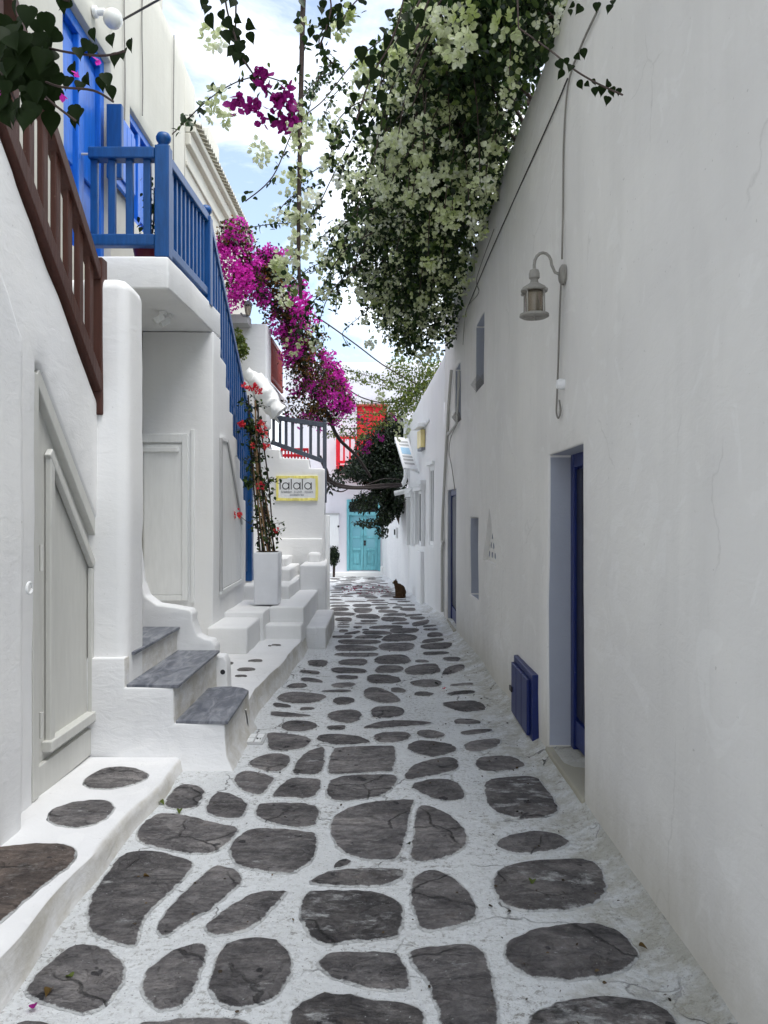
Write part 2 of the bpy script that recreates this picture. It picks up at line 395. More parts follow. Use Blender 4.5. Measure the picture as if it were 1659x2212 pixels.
# ------------------------------------------------------------------ building helpers
COL = scene.collection
ROOT = {}                                     # object name -> origin of its thing

def at(x, y, Y):                              # picture point (1659 x 2212) at depth Y
    return Vector(((x - 829.5) * Y / FPX, Y, CAMH - (y - 1106.0) * Y / FPX))

def tag(o, label=None, cat=None, group=None, kind=None):
    if label: o['label'] = label
    if cat: o['category'] = cat
    if group: o['group'] = group
    if kind: o['kind'] = kind
    return o

def thing(name, label, cat, loc, group=None):
    o = bpy.data.objects.new(name, None)
    o.empty_display_size = 0.1
    COL.objects.link(o)
    o.location = Vector(loc)
    ROOT[o.name] = Vector(loc)
    o['kind'] = 'thing'
    return tag(o, label, cat, group)

def finish(name, bm, mat, parent=None, smooth=False, loc=None, kind=None):
    o_ = ROOT[parent.name] if parent else (Vector(loc) if loc is not None else None)
    if o_ is None:
        xs = [v.co for v in bm.verts]
        o_ = Vector(((min(v.x for v in xs) + max(v.x for v in xs)) / 2, (min(v.y for v in xs) + max(v.y for v in xs)) / 2, min(v.z for v in xs)))
    bmesh.ops.recalc_face_normals(bm, faces=bm.faces[:])
    me = bpy.data.meshes.new(name)
    bmesh.ops.translate(bm, verts=bm.verts[:], vec=-o_)
    bm.to_mesh(me); bm.free()
    if smooth:
        me.shade_smooth()
        me.set_sharp_from_angle(angle=R(42))
    me.materials.append(M[mat] if isinstance(mat, str) else mat)
    ob = bpy.data.objects.new(name, me)
    COL.objects.link(ob)
    if parent: ob.parent = parent
    else: ob.location = o_
    ROOT[ob.name] = o_
    if kind: ob['kind'] = kind
    return ob

def B(): return bmesh.new()

def box(bm, x0, x1, y0, y1, z0, z1):
    v = [bm.verts.new((x, y, z)) for x in (x0, x1) for y in (y0, y1) for z in (z0, z1)]
    for f in ((0, 1, 3, 2), (4, 6, 7, 5), (0, 4, 5, 1), (2, 3, 7, 6), (0, 2, 6, 4), (1, 5, 7, 3)):
        bm.faces.new([v[i] for i in f])
    return bm

def beam(bm, a, b, w, h, up=(0, 0, 1)):
    a, b = Vector(a), Vector(b)
    d = (b - a).normalized(); up = Vector(up)
    s = d.cross(up).normalized(); u = s.cross(d).normalized()
    vs = []
    for p_ in (a, b):
        for i, j in ((-1, -1), (1, -1), (1, 1), (-1, 1)):
            vs.append(bm.verts.new(p_ + s * (w / 2 * i) + u * (h / 2 * j)))
    for f in ((0, 1, 2, 3), (7, 6, 5, 4), (0, 4, 5, 1), (1, 5, 6, 2), (2, 6, 7, 3), (3, 7, 4, 0)):
        bm.faces.new([vs[i] for i in f])
    return bm

def prism(bm, pts, axis, a, b):
    """polygon in the two other axes, extruded along axis ('x','y','z') from a to b"""
    def mk(p_, t):
        if axis == 'x': return (t, p_[0], p_[1])
        if axis == 'y': return (p_[0], t, p_[1])
        return (p_[0], p_[1], t)
    A = [bm.verts.new(mk(p_, a)) for p_ in pts]
    C = [bm.verts.new(mk(p_, b)) for p_ in pts]
    bm.faces.new(A); bm.faces.new(C[::-1])
    for i in range(len(pts)):
        j = (i + 1) % len(pts)
        bm.faces.new((A[i], C[i], C[j], A[j]))
    return bm

def tube(bm, pts, r, n=8, cap=True):
    pts = [Vector(p_) for p_ in pts]
    rs = r if isinstance(r, (list, tuple)) else [r] * len(pts)
    rings = []
    prev = None
    for i, p_ in enumerate(pts):
        d = (pts[min(i + 1, len(pts) - 1)] - pts[max(i - 1, 0)]).normalized()
        ref = prev if prev is not None else (Vector((0, 0, 1)) if abs(d.z) < 0.9 else Vector((1, 0, 0)))
        s = (ref - d * ref.dot(d))
        if s.length < 1e-5: s = d.orthogonal()
        s.normalize(); t = d.cross(s); prev = s
        rings.append([bm.verts.new(p_ + (s * math.cos(2 * math.pi * k / n) + t * math.sin(2 * math.pi * k / n)) * rs[i]) for k in range(n)])
    for i in range(len(rings) - 1):
        for k in range(n):
            k2 = (k + 1) % n
            bm.faces.new((rings[i][k], rings[i][k2], rings[i + 1][k2], rings[i + 1][k]))
    if cap:
        bm.faces.new(rings[0][::-1]); bm.faces.new(rings[-1])
    return bm

def lathe(bm, prof, c, n=16, axis='z'):
    c = Vector(c); rings = []
    for r_, h in prof:
        ring = []
        for k in range(n):
            a_ = 2 * math.pi * k / n
            q = Vector((r_ * math.cos(a_), r_ * math.sin(a_), h))
            if axis == 'x': q = Vector((h, r_ * math.cos(a_), r_ * math.sin(a_)))
            if axis == 'y': q = Vector((r_ * math.cos(a_), h, r_ * math.sin(a_)))
            ring.append(bm.verts.new(c + q))
        rings.append(ring)
    for i in range(len(rings) - 1):
        for k in range(n):
            k2 = (k + 1) % n
            bm.faces.new((rings[i][k], rings[i][k2], rings[i + 1][k2], rings[i + 1][k]))
    bm.faces.new(rings[0][::-1]); bm.faces.new(rings[-1])
    return bm

def ball(bm, c, r, n=14, m=9, sx=1, sy=1, sz=1):
    prof = [(max(1e-4, r * math.sin(math.pi * i / m)), -r * math.cos(math.pi * i / m)) for i in range(m + 1)]
    k = len(bm.verts); lathe(bm, prof, (0, 0, 0), n)
    bm.verts.ensure_lookup_table()
    for v in bm.verts[k:]: v.co = Vector((v.co.x * sx, v.co.y * sy, v.co.z * sz)) + Vector(c)
    return bm

def bevel(bm, w, seg=2, ang=30):
    bmesh.ops.recalc_face_normals(bm, faces=bm.faces[:])
    es = [e for e in bm.edges if len(e.link_faces) == 2 and e.calc_face_angle(0) > R(ang)]
    bmesh.ops.bevel(bm, geom=es, offset=w, segments=seg, profile=0.5, affect='EDGES', clamp_overlap=True)
    return bm

def gridcut(bm, step, axes='xyz'):
    for k, ax in enumerate('xyz'):
        if ax not in axes: continue
        cs = [v.co[k] for v in bm.verts]
        lo, hi = min(cs), max(cs)
        t = lo + step
        no = [0, 0, 0]; no[k] = 1
        while t < hi - step * 0.3:
            co = [0, 0, 0]; co[k] = t
            bmesh.ops.bisect_plane(bm, geom=bm.verts[:] + bm.edges[:] + bm.faces[:], plane_co=co, plane_no=no, dist=1e-5)
            t += step
    return bm

def nvec(p_, f):
    return Vector((noise.noise(p_ * f), noise.noise(p_ * f + Vector((31.7, 5.1, 9.3))), noise.noise(p_ * f + Vector((7.9, 43.3, 17.7)))))

def wobble(bm, amp=0.012, freq=1.3, amp2=0.004, keep_z=False):
    for v in bm.verts:
        d = nvec(v.co, freq) * amp + nvec(v.co, freq * 5.5) * amp2
        if keep_z: d.z = 0
        v.co += d
    return bm

def plastered(bm, bev=0.03, step=0.22, amp=0.012, amp2=0.004):
    if bev: bevel(bm, bev, 3)
    if step: gridcut(bm, step)
    return wobble(bm, amp, 1.3, amp2)

def facade(P, N, u0, u1, H, holes, step=0.16, top=None, vh=None, amp=0.012, cap=0.32, z0=0.0):
    """a plastered wall along path P(u) with openings (u0,u1,v0,v1,depth,has_back)"""
    bm = B()
    def breaks(lo, hi, marks):
        ms = sorted(set(x for x in marks if lo <= x <= hi) | {lo, hi})
        out = []
        for a, b in zip(ms[:-1], ms[1:]):
            k = max(1, int(round((b - a) / step)))
            out += [a + (b - a) * i / k for i in range(k)]
        return out + [hi]
    us = breaks(u0, u1, [h[0] for h in holes] + [h[1] for h in holes])
    vs = breaks(z0, H, [h[2] for h in holes] + [h[3] for h in holes] + ([vh] if vh else []))
    cache = {}
    def vert(i, j, d, dz=0.0):
        key = (i, j, round(d, 4), round(dz, 4))
        if key not in cache:
            u, v = us[i], vs[j]
            if top and vh and v > vh: v = vh + (v - vh) * (top(u) - vh) / (H - vh)
            q = P(u); q = Vector((q[0], q[1], v + dz))
            nn = Vector((N(u)[0], N(u)[1], 0))
            w = noise.noise(q * 0.9) * amp + noise.noise(q * 4.5) * amp * 0.28
            cache[key] = bm.verts.new(q + nn * (d + w))
        return cache[key]
    def hole_at(u, v):
        for h in holes:
            if h[0] < u < h[1] and h[2] < v < h[3]: return h
    nu, nv = len(us) - 1, len(vs) - 1
    for i in range(nu):
        for j in range(nv):
            h = hole_at((us[i] + us[i + 1]) / 2, (vs[j] + vs[j + 1]) / 2)
            if not h:
                bm.faces.new((vert(i, j, 0), vert(i + 1, j, 0), vert(i + 1, j + 1, 0), vert(i, j + 1, 0)))
                continue
            D = h[4]
            if h[5] == 'patch': continue
            if h[5]: bm.faces.new((vert(i, j, D), vert(i + 1, j, D), vert(i + 1, j + 1, D), vert(i, j + 1, D)))
            e = 1e-6; nf0 = len(bm.faces)
            if abs(us[i] - h[0]) < e: bm.faces.new((vert(i, j, 0), vert(i, j + 1, 0), vert(i, j + 1, D), vert(i, j, D)))
            if abs(us[i + 1] - h[1]) < e: bm.faces.new((vert(i + 1, j, 0), vert(i + 1, j, D), vert(i + 1, j + 1, D), vert(i + 1, j + 1, 0)))
            if abs(vs[j] - h[2]) < e: bm.faces.new((vert(i, j, 0), vert(i, j, D), vert(i + 1, j, D), vert(i + 1, j, 0)))
            if abs(vs[j + 1] - h[3]) < e: bm.faces.new((vert(i, j + 1, 0), vert(i + 1, j + 1, 0), vert(i + 1, j + 1, D), vert(i, j + 1, D)))
            bm.faces.ensure_lookup_table()
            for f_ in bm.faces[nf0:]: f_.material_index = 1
    if cap:
        offs = [(0, 0), (0.015, 0.03), (0.07, 0.05), (cap, 0.05), (cap, -0.3)]
        for i in range(nu):
            for (d0, z0_), (d1, z1_) in zip(offs[:-1], offs[1:]):
                bm.faces.new((vert(i, nv, d0, z0_), vert(i + 1, nv, d0, z0_), vert(i + 1, nv, d1, z1_), vert(i, nv, d1, z1_)))
    bmesh.ops.recalc_face_normals(bm, faces=bm.faces[:])
    es = [e for e in bm.edges if len(e.link_faces) == 2 and e.calc_face_angle(0) > R(60)]
    bmesh.ops.bevel(bm, geom=es, offset=0.014, segments=2, profile=0.5, affect='EDGES', clamp_overlap=True)
    return bm

def fast_mesh(name, V, F, mat, parent=None, kind=None, smooth=False, loc=None):
    me = bpy.data.meshes.new(name)
    o_ = ROOT[parent.name] if parent else Vector(loc if loc is not None else (0, 0, 0))
    V = (np.asarray(V, dtype=np.float32) - np.array(o_, dtype=np.float32))
    F = np.asarray(F, dtype=np.int32)
    me.vertices.add(len(V)); me.vertices.foreach_set('co', V.ravel())
    me.loops.add(F.size); me.loops.foreach_set('vertex_index', F.ravel())
    me.polygons.add(len(F))
    me.polygons.foreach_set('loop_start', np.arange(0, F.size, 3, dtype=np.int32))
    me.update(calc_edges=True)
    if smooth: me.shade_smooth()
    me.materials.append(M[mat])
    ob = bpy.data.objects.new(name, me); COL.objects.link(ob)
    if parent: ob.parent = parent
    else: ob.location = o_
    ROOT[ob.name] = o_
    if kind: ob['kind'] = kind
    return ob

# ================================================================== GROUND
def interp(x, xs, ys):
    return float(np.interp(x, xs, ys))
def fxA(y): return interp(y, [-6, 4.8, 9.0, 11.75], [1.10, 1.10, 1.03, 0.92])      # face of the right-hand house
def fxB(y): return 0.88 - 0.117 * (y - 12.1)                                          # face of the houses beyond it
def fxR(y): return fxA(y) if y < 11.8 else fxB(y)

def gz(x, y):
    q = Vector((x, y, 0))
    z = noise.noise(q * 1.1) * 0.007 + noise.noise(q * 4.0) * 0.003
    t = (x - (fxR(y) - 0.17)) / 0.17
    if t > 0: z += 0.055 * min(t, 1.2) ** 2
    return z

bm = box(B(), -300, 300, -300, 300, -0.5, -0.06)
tag(finish('ground', bm, 'cement'), kind='structure')

bm = B()
xs = np.arange(-1.75, 1.36, 0.045); ys = np.arange(0.6, 19.95, 0.06)
grid = [[bm.verts.new((x, y, gz(x, y))) for y in ys] for x in xs]
for i in range(len(xs) - 1):
    for j in range(len(ys) - 1):
        bm.faces.new((grid[i][j], grid[i + 1][j], grid[i + 1][j + 1], grid[i][j + 1]))
lane = finish('lane_pavement', bm, 'cement', smooth=True, loc=(0, 0, 0))
tag(lane, kind='structure')

# stones traced from the place: (region origin, scale) of the survey sheets, in pixels of the 2500 x 3334 picture
SH = {1: (0, 2450, .42194), 2: (600, 2450, .42194), 3: (1200, 2350, .42194), 4: (1200, 2750, .48222),
      5: (750, 2150, .57263), 6: (1050, 1900, .33153), 7: (1250, 2400, .7535)}
def to_ground(sh, pts, zf):
    ox, oy, s = SH[sh]; out = []
    for a, b in pts:
        px, py = (ox + a * s - 1250) / 2503.0, (oy + b * s - 1667) / 2503.0
        Y = CAMH / py; z = 0
        for _ in range(4):
            z = zf(px * Y, Y); Y = (CAMH - z) / py
        out.append((px * Y, Y))
    return out
def ell(cx, cy, rx, ry, tilt=0.0, n=14):
    out = []
    ph = random.random() * 6
    for k in range(n):
        a = 2 * math.pi * k / n
        e = 0.72
        ca, sa = math.cos(a), math.sin(a)
        x = math.copysign(abs(ca) ** e, ca) * rx; y = math.copysign(abs(sa) ** e, sa) * ry
        f = 1 + 0.10 * math.sin(2 * a + ph) + 0.07 * math.sin(3 * a + ph * 2)
        out.append((cx + x * f, cy + y * f - tilt * x))
    return out

def make_stone(poly, zf, mat, parent, rimw=0.036, jag=0.0065, name='stone', lift=0.007, grow=1.075):
    pts = [Vector((p_[0], p_[1])) for p_ in poly]
    for _ in range(2):                                    # round the traced corners
        q = []
        for i in range(len(pts)):
            a, b = pts[i], pts[(i + 1) % len(pts)]
            q += [a * 0.75 + b * 0.25, a * 0.25 + b * 0.75]
        pts = q
    c0 = sum(pts, Vector((0, 0))) / len(pts)
    pts = [c0 + (p_ - c0) * grow + (p_ - c0).normalized() * 0.006 for p_ in pts]
    per = sum((pts[i] - pts[i - 1]).length for i in range(len(pts)))
    n = max(18, min(64, int(per / 0.03)))
    # even resampling
    acc = [0]
    for i in range(len(pts)): acc.append(acc[-1] + (pts[(i + 1) % len(pts)] - pts[i]).length)
    res = []
    for k in range(n):
        t = acc[-1] * k / n
        i = max(j for j in range(len(acc) - 1) if acc[j] <= t)
        f = (t - acc[i]) / max(1e-9, acc[i + 1] - acc[i])
        res.append(pts[i].lerp(pts[(i + 1) % len(pts)], f))
    c = sum(res, Vector((0, 0))) / n
    seed = random.random() * 100
    out = []
    for p_ in res:
        d = (p_ - c)
        w = noise.noise(Vector((p_.x * 22, p_.y * 22, seed))) * jag * 1.6 + noise.noise(Vector((p_.x * 60, p_.y * 60, seed))) * jag
        out.append(p_ + d.normalized() * w)
    size = math.sqrt(max(1e-6, abs(sum(out[i - 1].x * out[i].y - out[i].x * out[i - 1].y for i in range(n)) / 2)))
    rw = min(rimw, size * 0.16)
    bm = B()
    lay = bm.verts.layers.float.new('rim')
    def ring(inset, dz, rim):
        vs = []
        for i, p_ in enumerate(out):
            t = (out[(i + 1) % n] - out[i - 1]); nn = Vector((-t.y, t.x)).normalized()
            if nn.dot(c - p_) < 0: nn = -nn
            q = p_ + nn * min(inset, (c - p_).length * 0.6)
            v = bm.verts.new((q.x, q.y, zf(q.x, q.y) + dz)); v[lay] = rim
            vs.append(v)
        return vs
    rings = [ring(0, -0.03, 0), ring(0, lift * 0.35, 0.0), ring(rw * 0.3, lift, 0.3), ring(rw, lift + 0.002, 1.0)]
    for a, b in zip(rings[:-1], rings[1:]):
        for i in range(n):
            j = (i + 1) % n
            bm.faces.new((a[i], a[j], b[j], b[i]))
    vc = bm.verts.new((c.x, c.y, zf(c.x, c.y) + lift + 0.003)); vc[lay] = 1.0
    for i in range(n): bm.faces.new((rings[-1][i], rings[-1][(i + 1) % n], vc))
    return finish(name, bm, mat, parent, smooth=True)

TR = [  # sheet, outline, material
(1, [(705,1310),(700,1190),(760,1060),(880,880),(960,800),(1060,780),(1230,795),(1420,840),(1470,880),(1420,970),(1300,1080),(1180,1190),(1095,1310),(1075,1440),(1030,1470),(900,1445),(760,1400)], 's'),
(1, [(222,1830),(260,1770),(360,1670),(470,1570),(570,1505),(690,1500),(830,1550),(930,1640),(940,1740),(880,1860),(760,1980),(640,2010),(500,1970),(350,1920),(240,1890)], 's'),
(2, [(-190,1370),(-185,1320),(-130,1230),(-20,1110),(100,1000),(180,920),(250,893),(330,905),(420,950),(430,1010),(380,1060),(300,1130),(220,1200),(120,1260),(20,1300),(-60,1370),(-140,1415)], 's'),
(1, [(1095,1820),(1130,1730),(1190,1650),(1300,1560),(1430,1510),(1550,1490),(1590,1530),(1560,1640),(1500,1790),(1440,1900),(1390,1950),(1260,1975),(1180,1950),(1130,1890)], 's'),
(1, [(1270,400),(1300,350),(1370,270),(1430,250),(1520,265),(1575,300),(1560,350),(1510,420),(1440,440),(1320,430)], 's'),
(2, [(-352,650),(-312,570),(-222,500),(-132,477),(30,500),(180,545),(330,570),(395,590),(370,640),(300,710),(220,765),(120,775),(0,770),(-150,740),(-300,705)], 's'),
(2, [(175,440),(190,390),(230,335),(280,313),(380,335),(460,380),(475,430),(450,490),(400,515),(290,510),(200,480)], 's'),
(2, [(565,490),(570,420),(610,403),(750,395),(900,400),(1010,420),(1025,470),(1000,550),(950,578),(850,575),(700,550),(600,525)], 's'),
(2, [(365,780),(380,720),(450,640),(530,600),(640,598),(800,610),(960,625),(1010,640),(1000,740),(970,830),(900,880),(850,915),(740,930),(600,910),(480,880),(420,860)], 's'),
(2, [(490,100),(560,45),(650,15),(780,20),(815,50),(790,110),(740,150),(640,148),(560,125)], 's'),
(2, [(390,210),(430,160),(480,150),(570,160),(660,190),(690,210),(640,270),(600,325),(540,325),(460,300),(410,260)], 's'),
(2, [(695,330),(720,290),(780,230),(830,205),(930,207),(1050,212),(1040,260),(1010,340),(950,355),(800,350),(710,345)], 's'),
(2, [(840,150),(860,100),(900,40),(940,5),(1000,-20),(1080,-40),(1078,40),(1065,130),(1030,165),(940,170),(860,160)], 's'),
(5, [(560,630),(575,570),(590,520),(600,505),(750,495),(915,493),(928,500),(925,560),(912,625),(900,630),(800,635),(650,645),(575,645)], 's'),
(2, [(1110,310),(1120,260),(1160,210),(1260,185),(1450,180),(1590,180),(1635,205),(1610,260),(1540,320),(1440,350),(1300,370),(1170,372),(1125,340)], 's'),
(3, [(-272,837),(-262,767),(-212,707),(-92,657),(78,627),(320,618),(338,635),(300,720),(270,860),(250,990),(200,1055),(80,1062),(-60,1045),(-180,1000),(-240,940)], 's'),
(3, [(318,1065),(345,950),(365,830),(370,690),(420,657),(520,680),(620,730),(710,810),(755,880),(740,950),(680,1000),(580,1045),(450,1065)], 's'),
(2, [(1150,890),(1180,845),(1240,835),(1280,850),(1240,880),(1190,898)], 's'),
(2, [(970,1015),(1040,960),(1150,920),(1300,905),(1500,900),(1660,910),(1690,940),(1640,1000),(1540,1030),(1350,1035),(1150,1030)], 'w'),
(2, [(920,1190),(935,1110),(1000,1085),(1250,1080),(1480,1095),(1600,1140),(1670,1210),(1668,1320),(1600,1425),(1500,1440),(1300,1455),(1060,1470),(1000,1430),(940,1320)], 'w'),
(2, [(175,1360),(200,1320),(330,1220),(480,1120),(600,1080),(750,1085),(780,1095),(720,1160),(620,1250),(540,1340),(460,1375),(350,1395),(220,1405)], 's'),
(2, [(205,1810),(225,1720),(260,1600),(310,1510),(420,1465),(560,1455),(700,1460),(770,1520),(800,1600),(805,1690),(760,1790),(680,1890),(560,1930),(440,1960),(360,1970),(280,1910)], 's'),
(2, [(1045,1650),(1065,1600),(1140,1565),(1350,1550),(1600,1560),(1640,1600),(1690,1700),(1725,1790),(1700,1835),(1550,1835),(1380,1810),(1200,1760),(1100,1710)], 's'),
(2, [(880,2000),(960,1930),(1100,1870),(1250,1885),(1500,1935),(1660,1940),(1750,1965),(1810,2020),(1820,2100),(1800,2250),(1500,2350),(1000,2350),(850,2250),(840,2100)], 'w'),
(2, [(-350,2095),(-200,2085),(100,2070),(300,2060),(480,2085),(560,2150),(450,2400),(-100,2420),(-350,2300)], 's'),
(1, [(100,2130),(230,2080),(380,2120),(420,2250),(200,2300),(80,2230)], 's'),
(4, [(295,280),(310,240),(380,190),(450,185),(550,225),(620,280),(670,340),(710,400),(715,490),(650,520),(520,560),(400,580),(340,540),(325,460),(305,370)], 's'),
(4, [(860,260),(880,200),(960,150),(1100,125),(1300,115),(1420,105),(1500,130),(1560,200),(1580,280),(1550,370),(1450,410),(1300,435),(1100,440),(960,420),(900,360)], 'w'),
(7, [(540,920),(560,880),(700,830),(860,810),(980,830),(1060,900),(1085,950),(1030,1005),(900,1040),(760,1045),(620,1025),(550,970)], 's'),
(4, [(285,760),(320,725),(500,705),(680,695),(760,730),(790,800),(810,900),(840,1000),(860,1150),(870,1260),(800,1330),(560,1330),(490,1230),(480,1110),(430,950),(350,880)], 's'),
(7, [(640,1230),(700,1180),(850,1135),(1000,1128),(1130,1150),(1220,1200),(1260,1260),(1240,1400),(900,1450),(700,1400),(600,1300)], 'w'),
(3, [(910,560),(905,500),(950,455),(1080,440),(1280,430),(1340,500),(1400,590),(1450,680),(1420,710),(1260,745),(1100,735),(990,690),(940,640)], 'w'),
(3, [(990,950),(1040,905),(1150,870),(1300,848),(1420,870),(1500,900),(1540,940),(1440,990),(1300,1010),(1130,1018),(1030,985)], 's'),
(3, [(825,310),(870,280),(1000,268),(1120,280),(1200,330),(1170,360),(1050,380),(900,390),(850,360)], 's'),
(3, [(285,445),(300,390),(360,330),(480,300),(640,275),(690,330),(660,380),(540,405),(430,430),(330,448)], 's'),
(3, [(330,510),(400,465),(550,447),(640,460),(700,490),(740,590),(650,615),(540,600),(430,565)], 's'),
(3, [(300,190),(370,153),(480,155),(620,175),(675,210),(640,240),(560,265),(480,275),(400,255),(330,230)], 's'),
(3, [(740,180),(790,155),(900,140),(1000,135),(1020,165),(960,205),(880,230),(800,235),(750,220)], 's'),
(3, [(690,95),(760,70),(880,58),(970,65),(930,85),(800,108)], 's'),
(3, [(45,130),(70,95),(180,83),(280,85),(325,110),(300,145),(180,165),(70,165)], 's'),
(3, [(370,90),(400,68),(500,68),(590,100),(570,125),(480,135),(400,120)], 's'),
(5, [(200,415),(320,420),(440,440),(450,470),(400,505),(260,518),(215,500),(225,460)], 's'),
(5, [(495,435),(560,420),(720,430),(790,465),(770,475),(600,485),(500,460)], 's'),
(5, [(290,385),(310,350),(400,345),(490,360),(480,390),(420,408),(320,405)], 's'),
(5, ell(605,385,46,13), 's'),
(5, [(765,380),(850,350),(1000,343),(1150,355),(1100,372),(900,385),(780,393)], 's'),
(5, [(550,315),(590,290),(700,283),(740,300),(735,345),(660,362),(580,345)], 's'),
(5, [(800,310),(810,270),(900,262),(985,275),(985,310),(920,328),(820,330)], 's'),
(5, [(230,300),(260,292),(380,305),(460,315),(430,325),(300,325),(240,318)], 's'),
(5, ell(290,258,44,12,-.08), 'g'), (5, ell(435,277,38,7), 'g'),
(5, [(262,215),(310,188),(400,182),(545,200),(520,230),(430,250),(300,240)], 's'),
(5, [(582,235),(600,212),(690,212),(708,235),(670,255),(600,255)], 's'),
(5, [(758,185),(780,160),(850,158),(930,195),(972,235),(900,247),(820,235),(770,215)], 's'),
(5, ell(952,172,38,14), 'g'),
(5, [(1040,190),(1090,178),(1165,190),(1130,207),(1060,205)], 's'),
(5, [(1205,245),(1290,235),(1400,232),(1455,270),(1420,290),(1310,295),(1230,268)], 's'),
(5, ell(1312,187,76,11,.05), 's'), (5, ell(1318,140,58,8,.06), 's'), (5, ell(1345,352,68,15), 's'),
(5, ell(380,147,55,13), 's'), (5, ell(460,115,58,12,-.08), 's'),
(5, [(570,140),(620,128),(710,130),(700,150),(640,160),(585,155)], 's'),
(5, ell(610,177,76,8), 's'), (5, ell(660,98,53,11), 's'), (5, ell(867,110,88,26), 's'),
(5, [(1020,125),(1100,110),(1195,115),(1198,150),(1110,157),(1040,145)], 's'),
(5, ell(455,70,50,11,-.1), 's'), (5, ell(497,18,60,17), 's'),
]
for e_ in [(250,858,155,28),(240,925,95,20),(650,845,135,34),(985,848,168,46,.12),(1285,848,103,36,.22),
           (305,775,125,32),(690,750,168,42,.06),(975,765,58,13),(1270,745,88,18),(340,702,185,21),(1110,688,112,18,.05),
           (320,637,185,30),(730,625,150,42),(1120,615,155,27,.07),(355,575,180,24),(755,535,160,32),(1080,562,105,17,.08),
           (200,525,85,14),(455,527,125,16),(1100,505,68,22,.1),(530,485,128,19),(800,465,120,25,.05),(205,468,45,13),(295,485,70,12,.14),
           (345,430,35,11),(420,455,30,6),(630,430,145,17),(1065,453,58,11),(965,390,85,20,.2),(1050,418,66,8,.08),
           (205,428,52,7),(205,406,58,5),(205,388,52,4),(210,355,82,18),(455,370,85,9),(425,394,92,8),(445,325,112,21),(695,352,110,22),
           (770,393,75,10),(930,340,75,12),(200,300,98,18),(715,307,100,13),(640,275,88,14),(890,312,85,9,.06),(395,265,92,22),(165,255,85,18),
           (840,255,75,14),(390,217,78,17),(585,240,72,12),(735,236,45,9),(170,220,90,9),(555,210,80,7),(815,213,95,6),(690,200,50,4),
           (140,193,75,6),(560,187,85,5),(320,177,95,6),(795,178,65,6),(520,168,90,8),(125,160,65,7),(480,140,65,8),(740,160,70,4)]:
    TR.append((6, ell(*e_), 'g' if e_[1] < 620 else 's'))
MM = {'s': 'stone', 'w': 'stone_worn', 'g': 'stone_grey', 'b': 'stone_brown'}
for sh, pts, k in TR:
    make_stone(to_ground(sh, pts, gz), gz, MM[k], lane, grow=1.075 if sh != 6 else 1.10)
# beyond the traced part the stones go on, long and thin, up to the far house
taken = []
for _ in range(4000):
    y = random.uniform(14.95, 19.5); xl = -1.02 - (y - 13.8) * 0.07; xr = fxB(y) - 0.12
    x = random.uniform(xl, xr)
    rx, ry = random.uniform(0.10, 0.24), random.uniform(0.07, 0.12)
    if x - rx < xl or x + rx > xr: continue
    if any(abs(x - a) < (rx + c_) * 0.98 + 0.03 and abs(y - b_) < (ry + d_) * 0.98 + 0.035 for a, b_, c_, d_ in taken): continue
    taken.append((x, y, rx, ry))
    make_stone(ell(x, y, rx, ry, random.uniform(-.15, .15)), gz, 'stone_grey' if random.random() < .5 else 'stone', lane)

# ---- raised pavement by the closet door
def zK1(x, y): return interp(y, [1.5, 2.6, 3.4, 4.8], [0.19, 0.168, 0.12, 0.075])
kx = lambda y: -1.30 + 0.012 * math.sin(y * 3.1) + 0.010 * math.sin(y * 7.3 + 1)
bm = B()
ysk = np.arange(0.8, 4.96, 0.06)
prof = lambda y: [(kx(y) + 0.035, -0.03), (kx(y) + 0.012, 0.02), (kx(y) + 0.004, zK1(0, y) * 0.6), (kx(y) - 0.006, zK1(0, y) - 0.012), (kx(y) - 0.025, zK1(0, y)), (kx(y) - 0.12, zK1(0, y)), (-1.6, zK1(0, y)), (-2.3, zK1(0, y))]
rows = [[bm.verts.new((a + noise.noise(Vector((a * 3, y * 4, 3))) * 0.005, y, z + noise.noise(Vector((a * 2, y * 2, 0))) * 0.003)) for a, z in prof(y)] for y in ysk]
for i in range(len(rows) - 1):
    for j in range(len(rows[0]) - 1):
        bm.faces.new((rows[i][j], rows[i + 1][j], rows[i + 1][j + 1], rows[i][j + 1]))
bm.faces.new(rows[-1])
pv1 = tag(finish('kerb_pavement', bm, 'kerb', smooth=True, loc=(-1.6, 3, 0)), kind='structure')
for pts, k in (([(655,225),(690,190),(800,130),(900,113),(1010,120),(1110,150),(1135,190),(1060,235),(950,265),(830,282),(700,275)], 's'),
               ([(380,490),(420,440),(540,395),(680,375),(800,373),(870,410),(860,460),(780,530),(650,575),(520,575),(400,540)], 's'),
               ([(-150,800),(0,745),(200,725),(400,715),(530,735),(570,780),(540,870),(380,980),(200,1130),(60,1260),(-20,1320),(-200,1330)], 'b')):
    make_stone(to_ground(1, pts, zK1), zK1, MM[k], pv1, lift=0.005)

